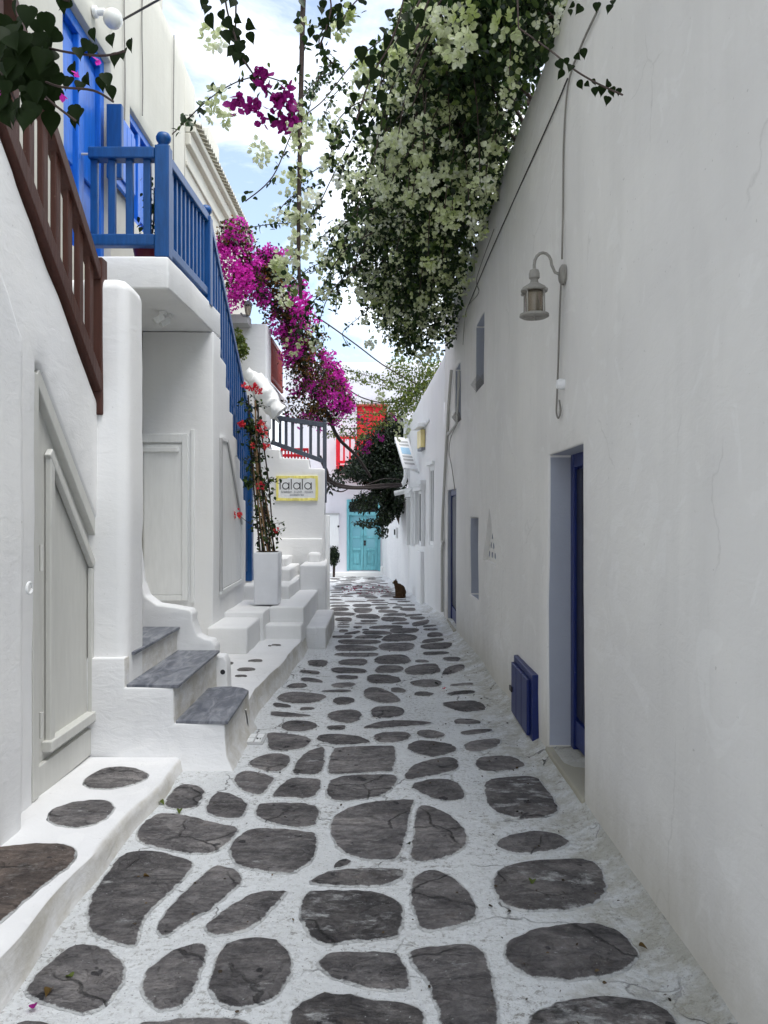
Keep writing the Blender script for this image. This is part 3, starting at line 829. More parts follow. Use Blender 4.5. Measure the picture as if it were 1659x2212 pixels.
# ---- raised pavement beyond the entrance steps
zK2 = lambda x, y: 0.19
kx2 = lambda y: interp(y, [5.7, 6.4, 7.3, 9.0, 9.4], [-1.02, -1.075, -1.0, -0.945, -0.945]) + 0.008 * math.sin(y * 6)
bm = B()
ysk = np.arange(5.7, 9.4, 0.07)
prof = lambda y: [(kx2(y) + 0.05, -0.03), (kx2(y) + 0.02, 0.03), (kx2(y) + 0.006, 0.12), (kx2(y) - 0.004, 0.178), (kx2(y) - 0.025, 0.19), (kx2(y) - 0.12, 0.19), (-1.5, 0.19), (-2.6, 0.19)]
rows = [[bm.verts.new((a + noise.noise(Vector((a * 3, y * 4, 8))) * 0.008, y, z + noise.noise(Vector((a * 2, y * 2, 5))) * 0.004)) for a, z in prof(y)] for y in ysk]
for i in range(len(rows) - 1):
    for j in range(len(rows[0]) - 1):
        bm.faces.new((rows[i][j], rows[i + 1][j], rows[i + 1][j + 1], rows[i][j + 1]))
pv2 = tag(finish('kerb_pavement', bm, 'kerb', smooth=True, loc=(-1.5, 7.5, 0)), kind='structure')
SH[8] = (700, 1750, .29393)
for e_ in [(675,1192,46,9),(448,1366,75,14),(345,1462,98,18),(290,1535,58,11),(165,1395,30,13),(605,1200,14,6)]:
    make_stone(to_ground(8, ell(*e_), zK2), zK2, 'stone_grey', pv2, lift=0.004)

# ================================================================== RIGHT-HAND HOUSE
from mathutils.geometry import delaunay_2d_cdt
def vent_patch(bm, y0, y1, z0, z1, amp):
    """triangular sunk vent with round holes, let into the plaster"""
    tri = [(7.25, 1.14), (8.13, 1.14), (7.70, 1.69)]
    pts, edges = [], []
    def loop(l_):
        k = len(pts); pts.extend(Vector(q) for q in l_); edges.extend((k + i, k + (i + 1) % len(l_)) for i in range(len(l_)))
    def br(lo, hi, marks):
        ms = sorted({lo, hi} | {m_ for m_ in marks if lo < m_ < hi}); out = []
        for a_, b_ in zip(ms[:-1], ms[1:]):
            k = max(1, int(round((b_ - a_) / .16))); out += [a_ + (b_ - a_) * i / k for i in range(k)]
        return out + [hi]
    by, bz = br(y0, y1, [8.05]), br(z0, z1, [1.59])
    rim = [(y, z0) for y in by[:-1]] + [(y1, z) for z in bz[:-1]] + [(y, z1) for y in by[:0:-1]] + [(y0, z) for z in bz[:0:-1]]
    loop(rim)
    def tl_(s): c_ = (7.695, 1.31); return [(c_[0] + (a - c_[0]) * s, c_[1] + (b - c_[1]) * s) for a, b in tri]
    def dens(l_): return [(a[0] + (b[0] - a[0]) * k / 8, a[1] + (b[1] - a[1]) * k / 8) for a, b in zip(l_, l_[1:] + l_[:1]) for k in range(8)]
    loop(dens(tl_(1.0))); loop(dens(tl_(.94)))
    hs = []
    for row, zz in ((1, 1.50), (2, 1.405), (3, 1.31), (4, 1.215)):
        for k in range(row):
            c_ = (7.70 + (k - (row - 1) / 2) * .165, zz); hs.append(c_)
            loop([(c_[0] + .040 * math.cos(2 * math.pi * i / 14), c_[1] + .033 * math.sin(2 * math.pi * i / 14)) for i in range(14)])
    V_, E_, F_, _, _, _ = delaunay_2d_cdt(pts, edges, [], 0, 1e-6)
    def intri(q, s):
        a, b, c_ = tl_(s)
        sg = lambda p_, q1, q2: (p_[0] - q2[0]) * (q1[1] - q2[1]) - (q1[0] - q2[0]) * (p_[1] - q2[1])
        d = [sg(q, a, b), sg(q, b, c_), sg(q, c_, a)]
        return all(x > -1e-6 for x in d) or all(x < 1e-6 for x in d)
    vs = []
    for q in V_:
        w = Vector((fxA(q.x), q.x, q.y)); off = noise.noise(w * .9) * amp + noise.noise(w * 4.5) * amp * .28
        if intri(q, .945): off += .045
        vs.append(bm.verts.new(w + Vector((off, 0, 0))))
    for f in F_:
        c_ = sum((V_[i] for i in f), Vector((0, 0))) / len(f)
        if any(((c_.x - h[0]) / .040) ** 2 + ((c_.y - h[1]) / .033) ** 2 < .9 for h in hs): continue
        bm.faces.new([vs[i] for i in f])
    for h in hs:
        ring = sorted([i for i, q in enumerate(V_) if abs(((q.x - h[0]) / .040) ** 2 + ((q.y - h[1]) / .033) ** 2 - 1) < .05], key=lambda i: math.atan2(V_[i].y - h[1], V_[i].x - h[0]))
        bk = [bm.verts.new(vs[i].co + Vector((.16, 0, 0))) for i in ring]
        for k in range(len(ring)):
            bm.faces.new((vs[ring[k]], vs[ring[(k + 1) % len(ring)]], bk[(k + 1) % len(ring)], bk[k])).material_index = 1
        bm.faces.new(bk).material_index = 1  # grey lining puts the shade of the deep vent holes into their colour
    bmesh.ops.remove_doubles(bm, verts=bm.verts[:], dist=.0015)

hA = thing('white_house', 'long white plastered house on the right with navy doors and small niches', 'house', (1.1, 5, 0))
NA = lambda u: (1, 0)
doorsA = [(4.24, 5.15, 0.075, 2.03, 0.30, False), (10.36, 11.42, 0.06, 1.97, 0.22, False)]
nich = [(8.5, 9.15, 0.67, 1.59, 0.55, True), (8.05, 8.75, 3.0, 3.76, 0.60, True), (9.95, 10.55, 2.85, 3.6, 0.55, True)]
finish('roof', box(B(), 1.38, 2.1, -5, 11.74, 4.45, 4.56), 'white', hA)
bm = facade(lambda u: (fxA(u), u), NA, -5.0, 11.75, 4.70, doorsA + nich + [(7.2, 8.2, 1.05, 1.75, 0, 'patch')], 0.16, amp=0.016)
vent_patch(bm, 7.2, 8.2, 1.05, 1.75, 0.016)
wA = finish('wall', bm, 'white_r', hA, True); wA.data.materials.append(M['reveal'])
bm = B(); box(bm, 2.0, 6, -5, 11.75, 0, 4.55); finish('rear_wall', bm, 'white', hA)
bm = B(); box(bm, 0.93, 1.5, 11.74, 11.80, 0, 4.66); finish('end_wall', plastered(bm, 0.02, 0.3), 'white', hA, True)
bm = B(); box(bm, 2.3, 6, 0.5, 11.2, 4.5, 6.2); finish('upper_storey', plastered(bm, 0.04, 0), 'white', hA, True)  # glimpsed set-back wall; mostly unseen bulk, sized for the shade it throws

def navy_door(parent, y0, y1, z0, z1, xf, thick=0.07):
    d = finish('door', bevel(box(B(), xf + 0.035, xf + 0.075, y0 + 0.07, y1 - 0.07, z0 + 0.02, z1 - 0.08), 0.004), 'navy', parent)
    fr = B()
    box(fr, xf, xf + 0.10, y0 - 0.01, y0 + 0.075, z0, z1 + 0.01)
    finish('door_jamb', bevel(fr, 0.006), 'navy', d)
    finish('door_jamb', bevel(box(B(), xf, xf + 0.10, y1 - 0.075, y1 + 0.01, z0, z1 + 0.01), 0.006), 'navy', d)
    finish('door_head', bevel(box(B(), xf + 0.002, xf + 0.098, y0 + 0.075, y1 - 0.075, z1 - 0.085, z1 + 0.01), 0.006), 'navy', d)
    w = (y1 - y0 - 0.14)
    for k in range(5):                                        # upright boards with gaps
        a = y0 + 0.07 + w * k / 5 + 0.006
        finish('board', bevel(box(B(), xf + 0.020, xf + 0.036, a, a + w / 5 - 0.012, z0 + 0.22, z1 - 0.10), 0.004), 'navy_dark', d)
    finish('kick_board', bevel(box(B(), xf + 0.012, xf + 0.036, y0 + 0.075, y1 - 0.075, z0 + 0.03, z0 + 0.20), 0.004), 'navy', d)
    return d
d1 = navy_door(hA, 4.24, 5.15, 0.08, 2.03, 1.10 + 0.15)
bm = B(); box(bm, 1.262, 1.272, 4.335, 4.375, 0.92, 1.24); finish('handle_plate', bevel(bm, 0.004), 'steel', d1)
bm = B(); tube(bm, [(1.262, 4.355, 1.10), (1.20, 4.355, 1.10), (1.195, 4.37, 1.10), (1.195, 4.47, 1.105)], 0.009, 8)
finish('handle', bm, 'steel', d1, True)
navy_door(hA, 10.36, 11.42, 0.06, 1.97, fxA(10.9) + 0.035)
# thresholds and back panels that close the openings
bm = B(); box(bm, 1.085, 1.40, 4.22, 5.17, -0.02, 0.078); finish('threshold', plastered(bm, 0.012, 0.1, 0.006, 0.003), 'sill', hA, True)
bm = B(); box(bm, fxA(11) - 0.02, 1.3, 10.34, 11.44, -0.02, 0.062); finish('threshold', plastered(bm, 0.012, 0.15, 0.006, 0.003), 'sill', hA, True)

# cellar hatch: frame, three planks, latch
hx = fxA(5.8) - 0.005
ht = finish('cellar_hatch', bevel(box(B(), hx - 0.032, hx + 0.03, 5.42, 6.20, 0.02, 0.50), 0.006), 'navy', hA)
for k in range(3):
    a = 5.50 + k * 0.225
    finish('plank', bevel(box(B(), hx - 0.058, hx - 0.033, a, a + 0.218, 0.05, 0.45), 0.006), 'navy', ht)
finish('hinge', bevel(box(B(), hx - 0.072, hx - 0.059, 6.10, 6.19, 0.22, 0.26), 0.003), 'darkcable', ht)

# bird spikes on the two upper sills
for (ya, yb, zb, xw) in ((8.08, 8.72, 3.0, fxA(8.4)), (9.98, 10.52, 2.85, fxA(10.2))):
    bm = B()
    for k in range(16):
        yy = ya + (yb - ya) * k / 15
        for s in (-1, 1):
            tube(bm, [(xw + 0.02, yy, zb), (xw - 0.05 * (s + 1.2) / 2, yy + 0.02 * s, zb + 0.10)], 0.0016, 4)
    finish('bird_spikes', bm, 'cable', hA)

# caged wall lamp on a swan-neck
lx, ly = fxA(4.7), 4.70
lamp = thing('wall_lamp', 'weathered white caged lantern hanging from a curved swan-neck arm on the right wall', 'lamp', (lx, ly, 2.6))
bm = B(); lathe(bm, [(0.062, 0.0), (0.062, -0.018), (0.045, -0.03), (0.02, -0.034)], (lx + 0.004, ly, 3.10), 18, 'x'); finish('wall_plate', bm, 'metal_w', lamp, True)
lc = (at(1154, 640, ly).x, ly)
arm = [(lx - 0.02, ly, 3.10), (lx - 0.055, ly, 3.115), (lx - 0.075, ly, 3.16)]
for k in range(9):
    a = math.pi * k / 8
    arm.append((((lx - 0.075) + lc[0]) / 2 + math.cos(a) * ((lx - 0.075) - lc[0]) / 2, ly, 3.16 + math.sin(a) * 0.075))
arm.append((lc[0], ly, 3.12))
bm = B(); tube(bm, arm, 0.0095, 8); finish('arm', bm, 'metal_w', lamp, True)
bm = B(); lathe(bm, [(0.012, 0.085), (0.026, 0.078), (0.033, 0.055), (0.033, 0.03), (0.022, 0.02), (0.026, 0.0), (0.07, -0.028), (0.082, -0.045), (0.08, -0.052), (0.05, -0.05)], (lc[0], ly, 3.05), 20); finish('cap', bm, 'metal_w', lamp, True)
bm = B(); lathe(bm, [(0.05, 0.0), (0.054, -0.02), (0.054, -0.125), (0.046, -0.14), (0.01, -0.142)], (lc[0], ly, 3.0), 20); finish('glass', bm, 'lampglass', lamp, True)
bm = B(); lathe(bm, [(0.062, 0.0), (0.088, -0.006), (0.09, -0.02), (0.075, -0.028), (0.062, -0.02)], (lc[0], ly, 2.865), 24); finish('bottom_ring', bm, 'metal_w', lamp, True)
for k in range(4):
    a = math.pi / 4 + k * math.pi / 2
    bm = B(); tube(bm, [(lc[0] + 0.072 * math.cos(a), ly + 0.072 * math.sin(a), 3.0), (lc[0] + 0.074 * math.cos(a), ly + 0.074 * math.sin(a), 2.85)], 0.005, 6)
    ball(bm, (lc[0] + 0.086 * math.cos(a), ly + 0.086 * math.sin(a), 2.995), 0.011, 8, 5)
    finish('cage_bar', bm, 'metal_w', lamp, True)
bm = B(); tube(bm, [(lc[0] - 0.07, ly, 2.845), (lc[0] + 0.07, ly, 2.845)], 0.004, 6); tube(bm, [(lc[0], ly - 0.07, 2.844), (lc[0], ly + 0.07, 2.844)], 0.004, 6); tube(bm, [(lc[0], ly, 2.845), (lc[0], ly, 2.82)], 0.005, 6)
finish('guard', bm, 'metal_w', lamp, True)

# cables and conduits on the right wall
def wallpt(px, py, off=0.012):
    k = (px - 829.5) / FPX
    y = 6.0
    for _ in range(30): y = (fxA(y) - off) / k
    return (fxA(y) - off, y, CAMH - (py - 1106) / FPX * y)
def bez(pts, n=6):
    pts = [Vector(p_) for p_ in pts]; out = []
    for i in range(len(pts) - 1):
        p0, p1, p2, p3 = pts[max(i - 1, 0)], pts[i], pts[i + 1], pts[min(i + 2, len(pts) - 1)]
        for k in range(n):
            t = k / n
            out.append(0.5 * ((2 * p1) + (-p0 + p2) * t + (2 * p0 - 5 * p1 + 4 * p2 - p3) * t * t + (-p0 + 3 * p1 - 3 * p2 + p3) * t ** 3))
    return out + [pts[-1]]
def cable(name, pts, r, mat, label, cat='cable', n=6):
    bm = B(); tube(bm, pts, r, n); return tag(finish(name, bm, mat, None, True), label, cat)
cable('electric_cable', bez([wallpt(1292, 20), wallpt(1255, 100), wallpt(1228, 180), wallpt(1218, 300), wallpt(1216, 450), wallpt(1214, 560)]), 0.006, 'cable', 'grey cable coming down the right wall from the roof to the lantern')
cable('electric_cable', bez([wallpt(1213, 590), wallpt(1209, 680), wallpt(1206, 780), wallpt(1203, 860), wallpt(1202, 890), wallpt(1206, 903), wallpt(1211, 888), wallpt(1208, 865)]), 0.006, 'cable', 'grey cable below the lantern ending in a small loop')
cable('electric_cable', bez([wallpt(1226, 170), wallpt(1190, 255), wallpt(1120, 410), wallpt(1060, 545), wallpt(1020, 640), wallpt(1008, 668)]), 0.005, 'darkcable', 'thin dark wire running slantwise along the right wall under the eaves')
cable('electric_cable', bez([wallpt(1067, 495), wallpt(1030, 600), wallpt(1034, 632), wallpt(1012, 660), wallpt(1004, 690), wallpt(1000, 745)]), 0.004, 'cable', 'loose thin wire sagging beside the upper niche of the right wall')
jb = Vector(wallpt(1213, 830))
bm = B(); lathe(bm, [(0.03, 0.02), (0.034, -0.01), (0.026, -0.03)], jb, 14, 'x')
tag(finish('junction_box', bm, 'white', None, True), 'small round whitewashed junction box below the lantern', 'junction box')
cd = thing('cable_conduit', 'whitewashed grey conduit running down the wall beside the far navy door', 'conduit', (0.93, 11.5, 0))
def cpt(px, py): 
    w = wallpt(px, py, 0.03); return w
bm = B(); tube(bm, bez([cpt(975, 800), cpt(969, 880), cpt(966, 935), cpt(961, 1020), cpt(957, 1100), cpt(955, 1165), cpt(957, 1172), cpt(955, 1190), cpt(955, 1260), cpt(955, 1322)]), 0.022, 8); finish('main_pipe', bm, 'pipe', cd, True)
bm = B(); tube(bm, bez([cpt(991, 800), cpt(990, 850), cpt(987, 905), cpt(985, 917), cpt(967, 938)]), 0.017, 8); finish('side_pipe', bm, 'pipe', cd, True)
bm = B(); tube(bm, bez([cpt(986, 918), cpt(974, 945), cpt(970, 975), cpt(976, 1010), cpt(981, 1045), cpt(982, 1060)]), 0.006, 6); finish('wire', bm, 'cable', cd, True)
bm = B(); tube(bm, bez([cpt(957, 1182), cpt(949, 1200), cpt(948, 1225), cpt(953, 1255)]), 0.008, 6); finish('wire', bm, 'pipe', cd, True)

# ================================================================== HOUSE BEYOND, RIGHT
dirB = Vector((-0.117, 1.0)).normalized(); nB = Vector((dirB.y, -dirB.x))       # inward normal (+x)
B0 = Vector((fxB(11.8), 11.8))
PB = lambda u: (B0 + dirB * u)
def uB(px):                                                      # along-wall distance of a picture column
    k = (px - 829.5) / FPX
    Y = (0.88 + 0.117 * 12.1) / (k + 0.117)
    return (Y - 11.8) * math.sqrt(1 + 0.117 ** 2)
def zB(px, py):
    k = (px - 829.5) / FPX; Y = (0.88 + 0.117 * 12.1) / (k + 0.117)
    return CAMH - (py - 1106) / FPX * Y
hB = thing('white_house', 'low white house with pale shutters, sign and rounded sloping parapet beyond the navy doors', 'house', (0.7, 13.5, 0))
uE = uB(883)
topB = lambda u: interp(u, [0, 0.4, 1.2, 2.2, 2.7, uE], [4.05, 3.95, 3.82, 3.68, 3.56, 3.45])
wins = [(uB(937), uB(927), zB(931, 1178), zB(931, 1008)), (uB(917), uB(903), zB(910, 1178), zB(910, 1058)), (uB(895), uB(885), zB(888, 1178), zB(888, 1072))]
bm = facade(PB, lambda u: nB, -0.03, uE + 0.06, 4.05, [(a, b, c, d, 0.14, False) for a, b, c, d in wins], 0.2, topB, 3.2, 0.012, 0.25)
finish('wall', bm, 'white', hB, True)
bm = B(); q0, q1 = PB(-0.02) + nB * 0.5, PB(uE) + nB * 0.5
prism(bm, [tuple(q0), tuple(q1), tuple(q1 + nB * 4), tuple(q0 + nB * 4)], 'z', 0, 3.3); finish('rear_wall', bm, 'white', hB)
bm = B(); a, b = PB(uE + 0.055), PB(uE + 0.055) + nB * 0.6
beam(bm, (a.x, a.y, 1.7), (b.x, b.y, 1.7), 0.06, 3.44); finish('end_wall', bm, 'white', hB)
def bB(u, off, z):                                               # point in front of (off<0) or inside wall B
    q = PB(u) + nB * off; return Vector((q.x, q.y, z))
def slabB(bm, u0, u1, o0, o1, z0, z1):
    vs = [bm.verts.new(bB(u, o, z)) for u in (u0, u1) for o in (o0, o1) for z in (z0, z1)]
    for f in ((0, 1, 3, 2), (4, 6, 7, 5), (0, 4, 5, 1), (2, 3, 7, 6), (0, 2, 6, 4), (1, 5, 7, 3)): bm.faces.new([vs[i] for i in f])
    return bm
for i, (a, b, c, d) in enumerate(wins):
    w = finish('window', bevel(slabB(B(), a + .05, b - .05, 0.03, 0.045, c + .05, d - .05), .002), 'pane', hB)
    for (u0, u1, z0, z1) in ((a, a + .06, c, d), (b - .06, b, c, d), (a + .06, b - .06, d - .07, d), (a + .06, b - .06, c, c + .07), ((a + b) / 2 - .025, (a + b) / 2 + .025, c + .07, d - .07)):
        finish('frame', bevel(slabB(B(), u0, u1, 0.01, 0.055, z0, z1), .004), 'whitepaint', w)
    if i > 0:
        sh = finish('shutter', bevel(slabB(B(), a - 0.06, a - 0.02, -0.07, 0.0, c, d - 0.02), .004), 'whitepaint', w)
        sh2 = finish('shutter', bevel(slabB(B(), b + 0.01, b + 0.05, -0.06, 0.0, c, d - 0.02), .004), 'whitepaint', w)
        for kk, (o0, z0, z1) in enumerate(((-0.095, d - 0.02, d + 0.05), (-0.115, d + 0.05, d + 0.09), (-0.09, d + 0.09, d + 0.16))):
            finish('cornice', bevel(slabB(B(), a - 0.09 - .012 * kk, b + 0.06 + .012 * kk, o0, 0.01, z0, z1 + .001), .004), 'whitepaint', w)
    else:
        finish('cornice', bevel(slabB(B(), a - 0.08, b + 0.08, -0.05, 0.01, d + 0.02, d + 0.08), .004), 'whitepaint', w)
for i in (0, 1):
    pp = PB(wins[1][0] - 0.35 + i * 0.95)
# plaster pilaster foot and ledge
bm = slabB(B(), uB(916), uB(906), -0.06, 0.02, 0, zB(911, 1190)); finish('pilaster', plastered(bm, .015, .2, .006), 'white', hB, True)
dp = thing('drain_pipe', 'white drainpipe with bent outlet at the far corner of the shuttered house', 'pipe', bB(uE - .05, -.05, 2.0))
bm = B(); tube(bm, [bB(uE - .08, -.07, zB(884, 905)), bB(uE - .08, -.07, zB(884, 1030)), bB(uE - .08, -.12, zB(884, 1045)), bB(uE - .08, -.20, zB(884, 1052))], 0.045, 10); finish('pipe', bm, 'whitepaint', dp, True)
bm = B(); tube(bm, [bB(uE - .08, -.30, zB(884, 1066)), bB(uE - .08, -.12, zB(884, 1062)), bB(uE - .08, .02, zB(884, 1062))], 0.05, 10); finish('outlet', bm, 'whitepaint', dp, True)
wl_ = thing('wall_light', 'pale yellow box light on a white bracket above the shuttered windows', 'light', bB(uB(915), -.05, 2.8))
bm = slabB(B(), uB(919), uB(911), -.085, -.005, zB(915, 968), zB(915, 930)); finish('box', bevel(bm, .012), 'yellow', wl_)
bm = slabB(B(), uB(919), uB(911), -.08, -.0, zB(915, 974), zB(915, 968) - .001); finish('lamp_base', bevel(bm, .01), 'inkgrey', wl_)
bm = slabB(B(), uB(922), uB(908), -.15, .01, zB(915, 926), zB(915, 917)); finish('bracket', bevel(bm, .006), 'whitepaint', wl_)
bm = B(); beam(bm, bB(uB(922), -.02, zB(922, 917)), bB(uB(928), -.01, zB(926, 909)), .03, .03); finish('arm', bm, 'whitepaint', wl_)
ws = tag(finish('bracket_arm', bevel(slabB(B(), uB(888), uB(885), -.30, .01, zB(886, 958), zB(886, 951)), .006), 'whitepaint'), 'short white bracket sticking out by the drainpipe', 'bracket')
# slanted sign board with a printed card
sg = thing('hanging_sign', 'white slanted sign board with pale blue print hung over the shuttered windows', 'sign', bB(uB(900), -.2, 2.6))
def signpt(s, t, o): # s across, t up, tilted board facing the lane
    base = bB(uB(907), -0.04, zB(905, 1016)); upv = Vector((-0.16, 0.55, 0.62)); sv = Vector((-0.26, -0.10, 0.02))
    nv = sv.cross(upv).normalized()
    return base + sv * s + upv * t + nv * o
def signslab(bm, s0, s1, t0, t1, o0, o1):
    vs = [bm.verts.new(signpt(s, t, o)) for s in (s0, s1) for t in (t0, t1) for o in (o0, o1)]
    for f in ((0, 1, 3, 2), (4, 6, 7, 5), (0, 4, 5, 1), (2, 3, 7, 6), (0, 2, 6, 4), (1, 5, 7, 3)): bm.faces.new([vs[i] for i in f])
    return bm
finish('board', bevel(signslab(B(), 0, 1, 0, 1, -.02, .02), .006), 'whitepaint', sg)
for o_s in (-1, 1):
    finish('print', signslab(B(), .18, .82, .45, .66, o_s * .0225 - .0008, o_s * .0225 + .0008), 'inkblue', sg)
    for t in (.12, .24, .34, .72, .82):
        finish('print_line', signslab(B(), .15, .85, t, t + .06, o_s * .0225 - .0008, o_s * .0225 + .0008), 'ridge', sg)
bm = B(); beam(bm, signpt(.5, 0, 0), bB(uB(905), 0.01, zB(905, 1022)), .03, .03); finish('arm', bm, 'whitepaint', sg)

# ---- garden wall further on
gw0, gw1 = PB(uE + 0.09), PB(8.35)
bm = B()
vsA = []
prism(bm, [tuple(gw0), tuple(gw1), tuple(gw1 + nB * .3), tuple(gw0 + nB * .3)], 'z', -0.03, 1.95)
for v in bm.verts:
    if v.co.z > 1: v.co.z = interp(v.co.y, [gw0.y, gw1.y], [1.95, 1.60])
plastered(bm, 0.05, 0.2, 0.03, 0.015)
gwall = tag(finish('garden_wall', bm, 'rough', None, True), 'rough whitewashed garden wall behind the sitting cat', 'wall', None, 'thing')
def bG(px, py, off):
    k = (px - 829.5) / FPX; Y = (0.88 + 0.117 * 12.1) / (k + 0.117)
    u = uB(px); q = PB(u) + nB * off
    return Vector((q.x, q.y, CAMH - (py - 1106) / FPX * Y))
ic = thing('intercom', 'small white intercom box with black handset on the garden wall', 'intercom', bG(856, 1160, -.03))
u0, u1 = uB(860), uB(853)
finish('box', bevel(slabB(B(), u0, u1, -.05, .03, bG(856, 1162, 0).z, bG(856, 1140, 0).z), .008), 'whitepaint', ic)
finish('handset', bevel(slabB(B(), u0 + .1, u0 + .17, -.075, -.045, bG(856, 1155, 0).z, bG(856, 1143, 0).z), .006), 'black', ic)

# ================================================================== FAR HOUSE
YF = 20.0
def fp(px, py, off=0.0): v = at(px, py, YF); return Vector((v.x, YF + off, v.z))
hE = thing('white_house', 'pale white house closing the lane with turquoise double door and red balcony', 'house', (-.5, YF, 0))
zt = fp(0, 786).z
dL, dR, dT = fp(750, 0).x, fp(821, 0).x, fp(0, 1079).z
rL, rR, rB_, rT = fp(771, 0).x, fp(836, 0).x, fp(0, 950).z, fp(0, 876).z
bm = facade(lambda u: (u, YF), lambda u: (0, 1), -2.6, 3.2, zt, [(dL, dR, 0.12, dT, .12, False), (rL, rR, fp(0, 1006).z, rT, .10, False)], 0.25, amp=0.01, cap=.4)
finish('wall', bm, 'lilac', hE, True)
bm = B(); box(bm, -2.6, 3.2, YF + .42, YF + 5, 0, zt - .1); finish('rear_wall', bm, 'lilac', hE)
bm = B(); box(bm, -2.4, 0.35, YF - .25, YF + .02, -.05, .10); finish('plinth', plastered(bm, .02, .3, .01), 'white', hE, True)
bm = B(); box(bm, fp(822, 0).x, fp(847, 0).x, YF - .3, YF + .02, .0, fp(0, 1222).z); finish('seat_block', plastered(bm, .03, .2, .01), 'white', hE, True)
# turquoise door
dz0 = 0.125
dd = finish('door', box(B(), dL + .01, dR - .01, YF + .09, YF + .115, dz0, dT - .005), 'teal', hE)
def fbar(parent, name, x0, x1, z0, z1, y0, y1, mat, bev=.006): return finish(name, bevel(box(B(), x0, x1, y0, y1, z0, z1), bev), mat, parent)
fw = .055
fbar(dd, 'door_jamb', dL - .01, dL + fw, dz0, dT, YF - .02, YF + .1, 'teal'); fbar(dd, 'door_jamb', dR - fw, dR + .01, dz0, dT, YF - .02, YF + .1, 'teal')
fbar(dd, 'door_head', dL + fw, dR - fw, dT - .06, dT, YF - .018, YF + .1, 'teal')
trZ = fp(0, 1106).z
fbar(dd, 'transom_bar', dL + fw, dR - fw, trZ - .09, trZ, YF - .016, YF + .1, 'teal')
fbar(dd, 'transom_pane', dL + fw, dR - fw, trZ, dT - .06, YF + .05, YF + .089, 'pane', .003)
cx = (dL + dR) / 2
for s, (x0, x1) in enumerate(((dL + fw + .004, cx - .004), (cx + .004, dR - fw - .004))):
    zt2, zb2 = trZ - .095, dz0 + .01
    lf = finish('door_leaf', bevel(box(B(), x0, x1, YF + .06, YF + .085, zb2, zt2), .003), 'teal', hE)
    sw = .075
    fbar(lf, 'stile', x0, x0 + sw, zb2, zt2, YF + .04, YF + .061, 'teal'); fbar(lf, 'stile', x1 - sw, x1, zb2, zt2, YF + .04, YF + .061, 'teal')
    zz = [fp(0, 1112).z, fp(0, 1137).z, fp(0, 1161).z, fp(0, 1187).z]
    for k in range(3):
        fbar(lf, 'pane', x0 + sw, x1 - sw, zz[k + 1] + .02, zz[k] - .02, YF + .05, YF + .0615, 'pane_teal', .002)
    for k in range(4):
        fbar(lf, 'rail', x0 + sw, x1 - sw, zz[k] - .03, zz[k] + .03, YF + .038, YF + .0605, 'teal')
    fbar(lf, 'rail', x0 + sw, x1 - sw, zb2, zb2 + .13, YF + .04, YF + .061, 'teal')
    fbar(lf, 'panel', x0 + sw + .03, x1 - sw - .03, zb2 + .17, zz[3] - .10, YF + .045, YF + .0605, 'teal', .008)
    kx_ = cx + (-.045 if s == 0 else .045)
    bm = B(); lathe(bm, [(.028, 0), (.028, -.012), (.012, -.014), (.02, -.03), (.016, -.045)], (kx_, YF + .04, fp(0, 1157).z), 12, 'y'); finish('knob', bm, 'teal', lf, True)
    if s == 1:
        for py in (1170, 1176): fbar(lf, 'lock', cx + .005, cx + .06, fp(0, py).z - .03, fp(0, py).z + .03, YF + .02, YF + .039, 'black', .004)
# red upper door and red balcony
rd = finish('upper_door', box(B(), rL, rR, YF + .06, YF + .09, fp(0, 1006).z, rT), 'red', hE)
for k in range(4): 
    w = (rR - rL) / 4; fbar(rd, 'board', rL + k * w + .008, rL + (k + 1) * w - .008, rB_ - .6, rT - .03, YF + .035, YF + .06, 'red', .004)
fbar(rd, 'lintel', rL - .03, rR + .03, rT - .03, rT + .03, YF - .06, YF + .05, 'redbrown')
bl = thing('balcony', 'bright red wooden balcony with railing high on the far house', 'balcony', (rL, YF - .4, 2.6))
bx0, bx1, byf = fp(729, 0).x, fp(850, 0).x, YF - .6
bz0, bz1 = fp(0, 1006).z, fp(0, 949).z
finish('slab', bevel(box(B(), bx0, bx1, byf - .05, YF + .02, bz0 - .20, bz0 - .02), .03), 'red', bl)
for px_ in (bx0 + .05, bx1 - .05): finish('post', bevel(box(B(), px_ - .05, px_ + .05, byf - .04, byf + .06, bz0 - .02, bz1 + .03), .008), 'red', bl)
finish('top_rail', bevel(box(B(), bx0 + .1, bx1 - .1, byf - .03, byf + .05, bz1 - .05, bz1 + .02), .006), 'red', bl)
finish('bottom_rail', bevel(box(B(), bx0 + .1, bx1 - .1, byf - .02, byf + .04, bz0 + .02, bz0 + .09), .006), 'red', bl)
finish('side_rail', bevel(box(B(), bx0 + .01, bx0 + .09, byf + .06, YF, bz1 - .05, bz1 + .02), .006), 'red', bl)
for k in range(1, 9):
    xx = bx0 + .05 + (bx1 - bx0 - .1) * k / 9
    finish('baluster', bevel(box(B(), xx - .022, xx + .022, byf - .01, byf + .03, bz0 + .09, bz1 - .05), .004), 'red', bl)
